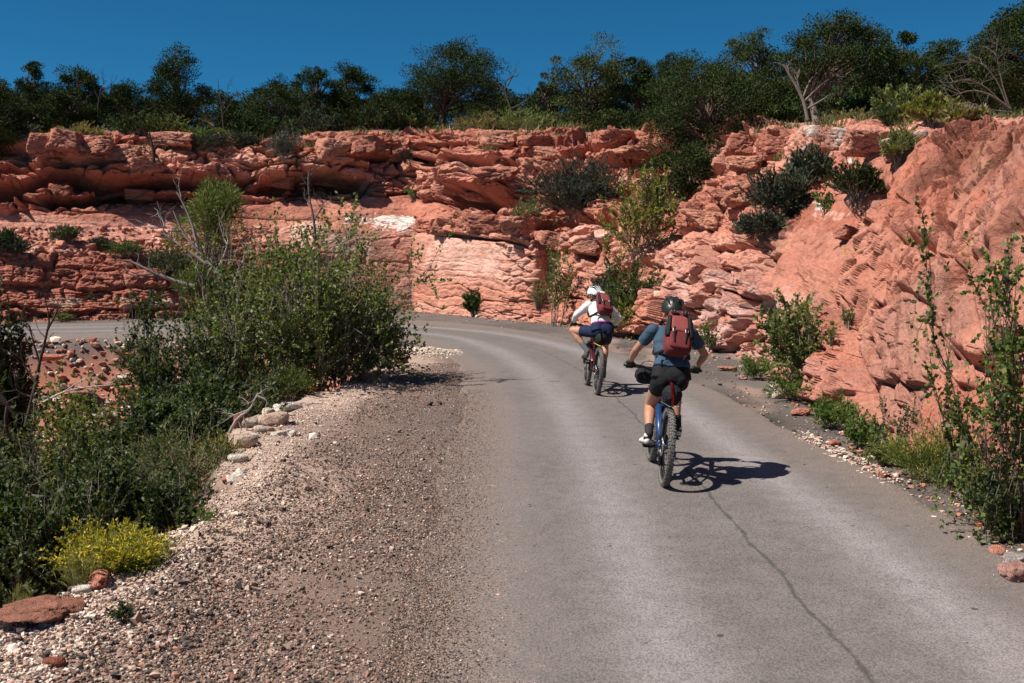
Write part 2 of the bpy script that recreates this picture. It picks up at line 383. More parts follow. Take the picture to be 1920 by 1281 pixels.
# ------------------------------------------------------------------ cliff
S = [  # (px of column, [(px,py,Y)...] for base, wall top, bench, ledge foot, ledge, rim)
    (-500, [(-500, 632, 29.00), (-500, 480, 30.50), (-500, 440, 32.10), (-500, 395, 33.40), (-500, 320, 34.90), (-500, 250, 36.90)]),
    (0, [(0, 609, 32.60), (0, 474, 34.00), (0, 440, 35.60), (0, 378, 36.50), (0, 312, 37.70), (0, 268, 39.40)]),
    (130, [(130, 603, 33.40), (130, 478, 34.80), (130, 447, 36.30), (130, 372, 37.30), (130, 300, 38.30), (130, 246, 39.90)]),
    (280, [(280, 597, 34.50), (280, 478, 35.90), (280, 450, 37.50), (280, 370, 38.70), (280, 310, 39.70), (280, 250, 41.40)]),
    (450, [(450, 592, 36.30), (450, 478, 37.70), (450, 430, 38.90), (450, 365, 39.90), (450, 305, 40.90), (450, 262, 42.90)]),
    (600, [(600, 584, 38.8), (600, 468, 39.3), (600, 412, 40), (600, 358, 41), (600, 292, 41.5), (600, 252, 42.5)]),
    (735, [(735, 583, 39.5), (735, 440, 40.0), (735, 402, 40.8), (735, 350, 42), (735, 290, 43), (735, 248, 44)]),
    (772, [(772, 583, 39.5), (772, 435, 40.0), (772, 402, 41.0), (772, 350, 42.4), (772, 290, 43.3), (772, 249, 44.5)]),
    (786, [(786, 585, 38.6), (786, 436, 39.1), (786, 408, 40), (786, 362, 41.6), (786, 300, 42.6), (786, 248, 44)]),
    (880, [(880, 592, 35.8), (880, 446, 36.2), (880, 416, 37.5), (880, 368, 39), (880, 300, 40.5), (880, 250, 42.5)]),
    (1000, [(1000, 605, 32.6), (1000, 468, 32.9), (1000, 436, 34.5), (1000, 385, 37), (1000, 310, 39), (1000, 250, 41.5)]),
    (1030, [(1030, 612, 32.0), (1030, 490, 33.8), (1030, 430, 35.2), (1030, 380, 37), (1030, 320, 38.7), (1030, 253, 41)]),
    (1130, [(1130, 626, 28.3), (1130, 505, 30.2), (1130, 430, 32.6), (1130, 360, 35.5), (1130, 300, 37.5), (1130, 258, 40)]),
    (1230, [(1230, 645, 25.0), (1230, 540, 26.7), (1230, 450, 30), (1230, 370, 33.6), (1230, 300, 36.3), (1230, 250, 39)]),
    (1300, [(1300, 660, 22.9), (1300, 540, 24.2), (1300, 440, 27.2), (1300, 372, 31), (1300, 300, 33.8), (1300, 248, 37)]),
    (1380, [(1380, 678, 20.7), (1380, 540, 22.0), (1380, 430, 24.8), (1380, 352, 28.6), (1380, 275, 31), (1380, 244, 33.5)]),
    (1450, [(1450, 700, 18.6), (1450, 545, 19.9), (1450, 430, 22.4), (1450, 362, 26), (1450, 280, 29), (1450, 240, 31.5)]),
    (1530, [(1530, 758, 14.7), (1530, 590, 15.9), (1530, 470, 17.8), (1530, 415, 20), (1530, 325, 25), (1530, 240, 29)]),
    (1570, [(1570, 785, 13.4), (1570, 600, 14.6), (1570, 460, 16.6), (1570, 395, 18.6), (1570, 322, 23.5), (1570, 240, 28)]),
    (1650, [(1650, 842, 11.3), (1650, 640, 12.2), (1650, 460, 14), (1650, 345, 16.7), (1650, 286, 21), (1650, 236, 26)]),
    (1720, [(1720, 880, 10.2), (1720, 640, 11.1), (1720, 450, 12.9), (1720, 290, 16), (1720, 262, 19.5), (1720, 232, 24)]),
    (1800, [(1800, 915, 9.4), (1800, 640, 10.3), (1800, 430, 12.1), (1800, 266, 15.2), (1800, 248, 18), (1800, 222, 22)]),
    (1920, [(1920, 1020, 7.6), (1920, 650, 8.6), (1920, 420, 10.3), (1920, 258, 13.2), (1920, 244, 16), (1920, 222, 20)]),
    (2150, [(2150, 1240, 5.4), (2150, 700, 6.4), (2150, 380, 7.8), (2150, 240, 10.2), (2150, 225, 13), (2150, 205, 17)]),
]
def station_pts(st):
    px, L = st
    pts = [P(*q) for q in L]
    b = pts[0]; b = Vector((b.x, b.y, 0.0))
    pts = [b + Vector((0, 0, -.8)) + (b - pts[2]).normalized() * .05, b] + pts[1:]
    r = pts[-1]; back = Vector((r.x - b.x, r.y - b.y, 0)); back.normalize()
    if px > 1500: back = Vector((.75, .66, 0))
    pts += [r + back * 7 + Vector((0, 0, .7)), r + back * 60 + Vector((0, 0, 3.0))]
    return [list(v) for v in pts]
ST = [station_pts(s) for s in S]; SX = [s[0] for s in S]
for (x, y, sx) in ((4.05, 3.2, 2500), (4.1, 0.5, 2800), (4.1, -6, 3100)):
    o = Vector((x, y, 0)); ST.append([[x - .05, y, -.8], [x, y, 0], [x + .8, y + .3, 1.7], [x + 2.2, y + .8, 3.1], [x + 4.8, y + 1.6, 4.2], [x + 7, y + 2, 4.5], [x + 10, y + 3, 5], [x + 16, y + 5, 5.6], [x + 60, y + 20, 8]]); SX.append(sx)
ST = np.array(ST); SX = np.array(SX, float)
cols = np.concatenate([np.linspace(-500, -60, 90)[:-1], np.linspace(-60, 1960, 1350), np.linspace(1960, 2300, 140)[1:], np.linspace(2300, 3100, 70)[1:]])
rows = np.concatenate([np.linspace(0, 1, 8)[:-1], np.linspace(1, 2, 165)[:-1], np.linspace(2, 3, 115)[:-1], np.linspace(3, 4, 125)[:-1], np.linspace(4, 5, 80)[:-1], np.linspace(5, 6, 66)[:-1], np.linspace(6, 7, 26)[:-1], np.linspace(7, 8, 14)])
def smooth_interp(xq, xk, yk):
    """monotone-ish cubic (Catmull-Rom tangents, limited) along axis 0"""
    i = np.clip(np.searchsorted(xk, xq, side='right') - 1, 0, len(xk) - 2)
    h = np.diff(xk); sl = np.diff(yk, axis=0) / h[:, None, None]
    m_ = np.zeros_like(yk); m_[0] = sl[0]; m_[-1] = sl[-1]
    m_[1:-1] = np.where(sl[:-1] * sl[1:] > 0, 2 * sl[:-1] * sl[1:] / (sl[:-1] + sl[1:] + 1e-12), 0)
    t = ((xq - xk[i]) / h[i])[:, None, None]; H = h[i][:, None, None]
    return yk[i] * (2 * t ** 3 - 3 * t ** 2 + 1) + m_[i] * H * (t ** 3 - 2 * t ** 2 + t) + yk[i + 1] * (-2 * t ** 3 + 3 * t ** 2) + m_[i + 1] * H * (t ** 3 - t ** 2)
Cst = smooth_interp(cols, SX, ST)                       # (ncol, 9, 3)
Pb = smooth_interp(rows, np.arange(9.0), Cst.transpose(1, 0, 2))   # (nrow, ncol, 3)
nr, nc = Pb.shape[:2]
def normals(Q):
    du = np.gradient(Q, axis=1); dv = np.gradient(Q, axis=0)
    n = np.cross(du, dv); n /= np.linalg.norm(n, axis=-1, keepdims=True) + 1e-9
    return n
def blur(a, k):
    for _ in range(k):
        b_ = a.copy(); b_[1:-1] = (a[:-2] + 2 * a[1:-1] + a[2:]) / 4; a = b_.copy()
        a[:, 1:-1] = (b_[:, :-2] + 2 * b_[:, 1:-1] + b_[:, 2:]) / 4
    return a
Nb = normals(Pb); Nb = Nb * np.where((Nb[..., 2:3] < -.2) , -1, 1)
Nb = blur(Nb, 6); Nb /= np.linalg.norm(Nb, axis=-1, keepdims=True)
CX = np.repeat(cols[None, :], nr, 0); TT = np.repeat(rows[:, None], nc, 1)
warp = np.stack([fbm(Pb * .7, 3, 11), fbm(Pb * .7, 3, 12), fbm(Pb * .7, 3, 13)], -1)
Pw = Pb + warp * .35
def win(v, a, b_, c, d): return sstep(a, b_, v) * (1 - sstep(c, d, v))
# --- zones
tb = TT + .12 * fbm(Pb * .5, 3, 21)
zA = win(tb, .9, 1.02, 1.93, 2.1) * (1 - sstep(768, 780, CX))          # left lower wall
zB = win(tb, .9, 1.02, 1.95, 2.1) * win(CX, 772, 784, 1000, 1030)       # pale wall by the bend
zC = win(tb, 1.9, 2.05, 2.85, 3.1) * (1 - sstep(1000, 1060, CX))        # benches
zC = zC * (1 - .85 * win(CX, 470, 540, 765, 790))
zA = zA * (1 - .8 * win(CX, 560, 640, 900, 1000))
zD = win(tb, 2.9, 3.1, 3.7, 3.9) * (1 - sstep(760, 900, CX))            # smooth slickrock face
zE = win(tb, 3.62, 3.92, 6.0, 6.3) * (1 - sstep(1180, 1300, CX))        # upper ledges
zE2 = win(tb, 2.6, 3.1, 4.0, 4.3) * win(CX, 780, 900, 1180, 1300)
zF = win(tb, .9, 1.0, 6.1, 6.5) * win(CX, 1000, 1080, 1400, 1500) * (1 - .6 * zE2)      # ravine
zG = win(tb, .9, 1.0, 4.0, 4.6) * sstep(1380, 1500, CX)                 # right slab
zH = win(tb, 4.0, 4.6, 6.2, 6.8) * sstep(1250, 1400, CX)                # above the slab
D = np.zeros((nr, nc))
# bedding
zs = Pb[..., 2] + .10 * warp[..., 2] + .05 * fbm(Pb * 2.5, 2, 55) + .035 * (Pb[..., 0])
def strata(th, seed, amp, rec):
    k = zs / th; li = np.floor(k); f = k - li
    lat_ = np.floor((Pb[..., 0] + Pb[..., 1] * .6) / (th * 7) + 5 * h3(li, li * 0, li * 0, seed + 5))
    o = h3(li, li * 0, li * 0, seed) * .65 + h3(li, lat_, li * 0, seed + 1) * .35
    e = np.minimum(f, 1 - f)
    return amp * (o - .5) * 2 - rec * (1 - sstep(0, .16, e))
s1 = strata(.55, 201, 1, .5); s2 = strata(.17, 211, 1, .6)
bl_w, id_w, ck_w = blocks(Pw * np.array([1.0, 1.0, 1.9]) / .62, 301, .16, .12, .22, .07)
bl_m, id_m, ck_m = blocks((Pb + warp * .5) * np.array([.75, .75, 1.9]) / 1.15, 311, .46, .42, .75, .11)
bl_l, id_l, ck_l = blocks((Pb + warp * .9) * np.array([.6, .6, 1.5]) / 2.1, 321, .55, .5, .6, .05)
bl_s, id_s, ck_s = blocks(Pw * np.array([1, 1, 1.6]) / .30, 331, .09, .10, .08, .12)
ang = math.radians(38)
Rx = Pb[..., 0] * .35 + Pb[..., 1] * .94
rz = np.stack([Rx * math.cos(ang) + Pb[..., 2] * math.sin(ang), -Rx * math.sin(ang) + Pb[..., 2] * math.cos(ang), Pb[..., 0] * .94 - Pb[..., 1] * .35], -1)
bl_f, id_f, ck_f = blocks((rz + warp * .22 + .05 * fbm(Pb * 3, 2, 19)[..., None]) * np.array([.40, 1.0, .75]) / 1.7, 341, .24, .44, .34, .075)
bl_g, id_g, ck_g = blocks((rz + warp * .10) * np.array([.55, 1.4, .9]) / .62, 351, .06, .20, .09, .05)
nzA = fbm(Pb * .5, 3, 59)
rough = fbm(Pb * 1.6, 5, 61, .55); fine_ = fbm(Pb * 7.0, 4, 65, .55)
arc = np.concatenate([[0], np.cumsum(np.hypot(np.diff(Cst[:, 1, 0]), np.diff(Cst[:, 1, 1])))])
AL = np.repeat(arc[None, :], nr, 0) + .25 * warp[..., 0]
def courses(th, w, seed, amp, rec, edge):
    zc = zs + .5 * th * vnoise(np.stack([zs / (2.3 * th), AL * .08, zs * 0], -1), seed + 7) + .12 * vnoise(np.stack([AL * .9, zs, zs * 0], -1), seed + 8)
    k = zc / th; li = np.floor(k); f = k - li
    u = AL / (w * (.6 + .8 * h3(li, li * 0, li * 0, seed + 1))) + 9 * h3(li, li * 0, li * 0, seed + 2) + .25 * vnoise(np.stack([AL, zs * 3, zs * 0], -1), seed + 9)
    ui = np.floor(u); fu = u - ui
    o = h3(li, ui, li * 0, seed + 3); tl = h3(li, ui, li * 0, seed + 4) - .5
    e = np.minimum(np.minimum(f, 1 - f) * th, np.minimum(fu, 1 - fu) * w)
    has = h3(li, ui, li * 0 + 3, seed + 5)
    return amp * ((o - .5) * 2 + tl * (fu - .5) * 1.4) - rec * (1 - sstep(0, edge, e)) * (.35 + .65 * has)
co_a = courses(.62, 1.3, 501, .16, .20, .07); co_b = courses(.26, .6, 511, .07, .09, .04); co_c = courses(.40, 2.4, 521, .035, .13, .030)
D += zA * (1.15 * co_a + co_b * (.5 + .8 * sstep(-.2, .3, nzA)) + .06 * s2 + .25 * bl_w + .25 * bl_s + .16 * rough)
gz = sstep(1.75, 1.1, TT) * .7 + .3 + sstep(900, 990, CX) * .5
D += zB * (gz * sstep(-.35, .25, nzA + .4 * rough) * (.018 * s1 + .04 * s2) + .45 * co_b * gz + .9 * co_c * (.25 + .75 * sstep(-.15, .2, rough)) * sstep(1.72, 1.5, TT) + .10 * bl_s * gz + .05 * rough + .60 * bl_w * sstep(915, 985, CX))
D += zC * (.10 * s1 + .75 * bl_w + .5 * bl_s + .2 * rough)
D += zD * (.05 * s1 + .10 * rough + .02 * bl_s)
eb = sstep(.42, .58, vnoise(Pb * np.array([.16, .16, .5]), 71) * .5 + .5)
co_e = courses(.55, 1.9, 531, .26, .42, .065); co_f = courses(.24, .9, 541, .09, .16, .04)
D += zE * ((.30 + .45 * eb) * (.75 * bl_m + .15 * bl_l) + .95 * co_e + .6 * co_f * (1 - .5 * eb) + .12 * s1 + .07 * s2 + .3 * bl_w * eb + .16 * rough)
D += zE2 * (.55 * bl_m + .6 * bl_w + .2 * s1 + .2 * bl_s)
D += zF * (.30 * bl_m + .75 * bl_l + .22 * bl_w + .05 * s1 + .22 * rough + .08 * bl_s)
D += zG * (.85 * bl_f + .5 * bl_g + .14 * rough + .03 * bl_s + .25 * bl_l * sstep(3.6, 2.6, TT))
D += zH * (.25 * bl_l + .15 * bl_m + .3 * bl_w + .2 * rough)
D += win(tb, .95, 1.1, 6, 6.6) * (.022 * fine_)
# undercuts: dark slots below the ledges
def notch(t0, half, c0, c1, depth, lip, seed):
    wv = t0 + .22 * fbm(np.stack([CX / 110, CX * 0, CX * 0], -1), 3, seed)
    m_ = win(CX, c0, c0 + 40, c1 - 40, c1)
    th = half * (.55 + .9 * (vnoise(np.stack([CX / 60, CX * 0, CX * 0], -1), seed + 3) * .5 + .5))
    return m_ * (-depth * win(TT - wv, -th, -th * .45, th * .55, th * .8) + lip * win(TT - wv, th * .7, th * 1.0, th * 2.0, th * 3.4))
D += notch(4.28, .24, -520, 470, 2.0, .6, 401) + notch(4.02, .12, 60, 720, .8, .25, 405) + notch(4.2, .30, 470, 700, 2.0, .7, 409)
D += notch(4.75, .10, -500, 330, .7, .2, 413) + notch(3.98, .32, 815, 985, 2.3, .8, 417) + notch(4.9, .12, 600, 1100, .8, .3, 421)
D += notch(3.08, .16, 900, 1180, .7, .35, 425) + notch(2.12, .10, 790, 1010, .35, .25, 429)
D += notch(1.16, .05, -200, 420, .3, .06, 433)
D = blur(D, 1); D = D * (1 - zG) + blur(D, 4) * zG
bl_h, id_h, ck_h = blocks((rz + warp * .08) * np.array([.7, 1.3, 1.0]) / .26, 361, .035, .11, .035, .07)
bl_k, id_k, ck_k = blocks((Pb + warp * .4) * np.array([.8, .8, 1.5]) / .55, 371, .06, .13, .06, .05)
rf = 1 - np.abs(fbm(rz * np.array([.38, 1.5, .9]), 4, 385, .5)); mk2 = sstep(-.1, .3, fbm(Pb * .5, 3, 389)); fis = sstep(.93, .985, rf)
ridge = 1 - np.abs(fbm(rz * np.array([1.4, 3.2, 2.2]), 4, 375))
mk = sstep(-.02, .34, fbm(Pb * .5, 3, 379))
D += zG * ((.15 + .75 * mk) * bl_h + .25 * bl_k * mk + .03 * (ridge - .8) - .45 * fis * mk2) + zF * (.6 * bl_k + .35 * bl_h) + zH * .3 * bl_k + (zE + zE2) * .45 * bl_k
hz = Nb * np.array([1, 1, .45]); hz /= np.linalg.norm(hz, axis=-1, keepdims=True)
dirn = np.where((zG > .5)[..., None], Nb, hz)
dirn = blur(dirn, 3)
Vc = Pb + dirn * D[..., None]
plat = sstep(6.0, 6.6, TT)
Vc[..., 2] += plat * (.25 * fbm(Pb * .35, 4, 91) + .05 * rough)
# --- colours
ux, uy = proj(Vc)
red = np.array([.53, .215, .150]); deep = np.array([.34, .110, .074]); orange = np.array([.60, .275, .190]); palep = np.array([.72, .43, .34]); white = np.array([.75, .67, .60]); brown = np.array([.23, .105, .075]); mauve = np.array([.46, .24, .20])
c = np.ones((nr, nc, 1)) * red
mixc = lambda c, k, w: c + (k - c) * np.clip(w, 0, 1)[..., None]
nz = fbm(Pb * .45, 4, 101); nz2 = fbm(Pb * 2.2, 4, 105)
c = mixc(c, orange, sstep(-.1, .5, nz) * .8)
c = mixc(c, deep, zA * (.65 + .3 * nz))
lay = vnoise(np.stack([zs * 2.2, zs * 0, zs * 0], -1), 109) * .5 + .5
c = mixc(c, deep, .35 * sstep(.5, .8, lay) * (1 - zG))
c = mixc(c, palep, .30 * sstep(.55, .2, lay) * (1 - zA))
c = mixc(c, palep, .9 * win(ux + 45 * nz2, 775, 850, 950, 1010) * (zB > .02) * win(TT + .1 * nz2, 1.45, 1.62, 1.9, 2.0) * sstep(-.35, .15, nz + .4 * nz2))
c = mixc(c, mauve, .8 * win(ux, 1210, 1290, 1480, 1600) * win(uy, 470, 540, 700, 760) * sstep(-.3, .3, nz + nz2))
c = mixc(c, np.array([.62, .42, .37]), .75 * win(ux, 1240, 1300, 1440, 1560) * win(uy, 470, 540, 690, 720) * sstep(.0, .25, nz2 + .5 * fbm(Pb * 5, 3, 113)))
c = mixc(c, mauve, .5 * zG * win(TT, 1, 1.05, 1.3, 1.9) * sstep(-.2, .3, nz2))
c = mixc(c, np.array([.30, .135, .10]), .8 * zG * sstep(-.12, .25, fbm(rz * np.array([.9, .5, .7]), 4, 117)) * sstep(1520, 1720, ux) * sstep(620, 420, uy))
ux2 = ux + 16 * nz2 + 10 * fbm(Pb * 6, 2, 141); uy2 = uy + 10 * nz2
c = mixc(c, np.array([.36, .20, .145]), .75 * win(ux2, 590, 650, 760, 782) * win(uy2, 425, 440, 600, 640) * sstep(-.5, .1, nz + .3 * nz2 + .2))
c = mixc(c, brown, .6 * zD * sstep(.1, .4, nz + .3 * nz2) * sstep(430, 300, CX))
c = mixc(c, np.array([.48, .32, .15]), .4 * zG * sstep(.42, .55, fbm(Pb * 1.3 + 7, 3, 131)))
c = mixc(c, np.array([.40, .24, .20]), .55 * zG * sstep(.05, .35, fbm(Pb * .9 + 3, 4, 133)))
c = mixc(c, np.array([.62, .33, .25]), .35 * zG * sstep(.05, .4, fbm(rz * np.array([.7, 1.6, 1]) + 9, 4, 137)))
patch = 1.3 * fbm(Pb * np.array([1.0, 1.0, 2.2]), 4, 121) + .5 * fbm(Pb * 9, 3, 125)
def wpatch(x0, x1, y0, y1, thr, soft=18, k=white, s=1.0):
    global c
    w = win(ux, x0 - soft, x0 + soft, x1 - soft, x1 + soft) * win(uy, y0 - soft * .5, y0 + soft * .5, y1 - soft * .5, y1 + soft * .5)
    c = mixc(c, k, s * sstep(thr, thr + .18, patch + (w - 1) * .9) * sstep(.02, .3, w))
wpatch(632, 772, 402, 434, -.18, 16); wpatch(520, 640, 415, 470, -.15, 20, palep * 1.15)
wpatch(190, 320, 402, 462, .0, 18, palep * 1.1); wpatch(30, 140, 440, 480, .1, 16, palep)
wpatch(600, 700, 430, 480, -.2, 14, np.array([.55, .40, .32]), .8)
wpatch(1678, 1700, 318, 336, .1, 8)
wpatch(1508, 1530, 262, 300, -.05, 8, palep * 1.2); wpatch(1540, 1568, 268, 292, -.05, 8); wpatch(1560, 1605, 285, 310, .05, 8)
wpatch(1525, 1545, 378, 394, -.2, 6); wpatch(1520, 1600, 395, 430, .1, 14, palep * 1.1); wpatch(860, 905, 395, 412, -.05, 8)
wpatch(1060, 1140, 410, 470, .1, 16, palep * 1.1); wpatch(1240, 1270, 470, 500, .1, 8)
wpatch(90, 330, 558, 580, -.1, 8, np.array([.52, .42, .33]), .7)
c = c * (1 - np.array([.15, .23, .27]) * zG[..., None])
c = c * (1 + .12 * nz2[..., None]) * (1 - .3 * np.clip(ck_w * .6 * (zA + zC) + ck_m * .5 * zE, 0, 1)[..., None])
soilp = np.array([.30, .17, .11])
c = mixc(c, soilp, plat * .9); c = mixc(c, soilp * 1.2, win(TT, 6, 6.2, 9, 10) * .4)
crk = np.clip(.9 - .75 * zG - .85 * zB - .5 * zD - .3 * zF, .05, 1)
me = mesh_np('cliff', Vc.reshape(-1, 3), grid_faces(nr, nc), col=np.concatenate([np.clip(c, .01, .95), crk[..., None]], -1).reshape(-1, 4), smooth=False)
tag(link('cliff', me, M_ROCK), kind='structure')
# ray target for planting things on the rock
rs, cs = 3, 3
Q = Vc[::rs, ::cs]; fq = grid_faces(*Q.shape[:2])
BVH = BVHTree.FromPolygons([Vector(v) for v in Q.reshape(-1, 3).tolist()], fq.tolist())
def hit(px, py, Y=None):
    """the point of the place that shows at a spot of the picture: rock, else ground"""
    if Y is not None: return P(px, py, Y)
    d = ray(px, py); o = Vector((0, 0, CAMH))
    loc, nrm, idx, dist = BVH.ray_cast(o, d.normalized())
    gp = None
    if d.z < 0:
        gp = G(px, py, 0.0); z = tz(gp.x, gp.y)
        for _ in range(4):
            gp = G(px, py, z); z = .5 * z + .5 * tz(gp.x, gp.y)
    if loc is not None and (gp is None or loc.y < gp.y): return loc
    return gp if gp is not None else P(px, py, 45)
def drop(x, y):
    loc, nrm, idx, dist = BVH.ray_cast(Vector((x, y, 40)), Vector((0, 0, -1)))
    z0 = tz(x, y)
    return max(z0, loc.z) if loc is not None else z0
# ------------------------------------------------------------------ loose rock
_ico = {}
def ico(sub):
    if sub not in _ico:
        bm = bmesh.new(); bmesh.ops.create_icosphere(bm, subdivisions=sub, radius=1.0)
        bm.verts.ensure_lookup_table()
        _ico[sub] = (np.array([v.co[:] for v in bm.verts]), np.array([[v.index for v in f.verts] for f in bm.faces])); bm.free()
    return _ico[sub]
def rock_verts(rng, sub, dims, planes=16, round_=.06, rough=.05, strat=0.0, boxy=False):
    U, Fc = ico(sub)
    n = rng.normal(size=(planes, 3)); n /= np.linalg.norm(n, axis=1, keepdims=True)
    n[0] = (0, 0, 1); n[1] = (0, 0, -1)
    d = rng.uniform(.62, 1.0, planes); d[0] = rng.uniform(.6, .85)
    if boxy:
        for k_, ax in enumerate(((1, 0, 0), (-1, 0, 0), (0, 1, 0), (0, -1, 0))):
            n[2 + k_] = np.array(ax) + rng.normal(0, .16, 3); d[2 + k_] = rng.uniform(.66, .80)
        n[:2] += rng.normal(0, .09, (2, 3)); d[:2] = rng.uniform(.62, .75, 2); n /= np.linalg.norm(n, axis=1, keepdims=True); d[6:] = rng.uniform(.86, 1.05, planes - 6)
    q = (U @ n.T); q = np.where(q > .05, d[None, :] / np.maximum(q, .05), 9)
    if round_ > 0:
        r = -np.log(np.exp(-q / round_).sum(1)) * round_
    else: r = q.min(1)
    v = U * np.clip(r, .2, 1.3)[:, None]
    so = rng.uniform(0, 100, 3)
    v = v * (1 + rough * fbm(v * 2.2 + so, 4, int(rng.integers(1, 999))))[:, None]
    if sub >= 4:
        F1, F2, ID, REL = worley((v + .25 * np.stack([vnoise(v * 2 + so, 31), vnoise(v * 2 + so, 32), vnoise(v * 2 + so, 33)], -1)) * np.array([1.5, 1.5, 2.4]) + so, int(rng.integers(1, 999)))
        k = (ID - .5) * .12 - .10 * (1 - sstep(0, .10, F2 - F1)); v = v * (1 + k)[:, None]
        v = v * (1 + .025 * fbm(v * 9 + so, 3, 7))[:, None]
    if strat:
        z = v[:, 2] * 6 + .6 * vnoise(v * 1.5 + so, 3)
        e = np.abs(frac(z) - .5); v[:, :2] *= (1 - strat * sstep(.36, .5, e))[:, None]
    return v * np.array(dims) / 2, Fc
def rock_cols(rng, v, base, var=.12):
    n = fbm(v / (np.abs(v).max() + 1e-6) * 2.5 + rng.uniform(0, 50, 3), 4, 5)
    return np.clip(np.array(base)[None, :] * (1 + var * 2 * n)[:, None], .01, .95)
RED = (.53, .215, .150); ORANGE = (.60, .275, .190); PALE = (.68, .56, .46); GREY = (.40, .36, .34); PINK = (.50, .28, .23); DKRED = (.33, .12, .08); CREAM = (.76, .69, .60); MAROON = (.36, .13, .11)
def boulder(name, px, py, w, h, label, cat='boulder', group=None, col=RED, dep=.8, rot=0.0, tilt=0.0, sub=4, planes=16, round_=.05, rough=.07, strat=.05, seed=None, sink=.12, Y=None, fwd=.25, scar=False, boxy=False):
    """px,py: where its foot's middle shows; w,h its size in the picture"""
    rng = np.random.default_rng(seed if seed is not None else int(px * 7 + py * 13))
    p = hit(px, py, Y); s = p.y / F
    W, H = w * s, h * s; Dp = W * dep
    v, Fc = rock_verts(rng, sub, (W * (1.3 if boxy else 1.08), Dp * (1.25 if boxy else 1), H * (1.4 if boxy else 1.12)), planes, round_, rough, strat, boxy)
    c_ = rock_cols(rng, v, col)
    if scar:
        k = fbm(v / W * 5 + 9.1, 4, 23) + .35 * (v[:, 2] / H) - .1; c_ = c_ + (np.array([.68, .57, .49]) - c_) * sstep(.02, .12, k)[:, None]
    o = link(name, mesh_np(name, v, Fc, col=c_), M_BOULDER)
    o.location = (p.x, p.y + Dp * fwd, p.z + H * (.5 - sink)); o.rotation_euler = (0, tilt, rot)
    return tag(o, label, cat, group)
def cobble(px, py, w, h, label, col=CREAM, rot=0.0, group='river cobbles along the shoulder edge', red=False, sub=3):
    return boulder('red_stone' if red else 'cobble', px, py, w * 1.2, h * 1.35, label, 'stone', group, col, .8, rot, 0, sub, 10 if not red else 12, .16 if not red else .07, .05, 0, sink=.18)
GB = 'sandstone blocks on the upper ledges'
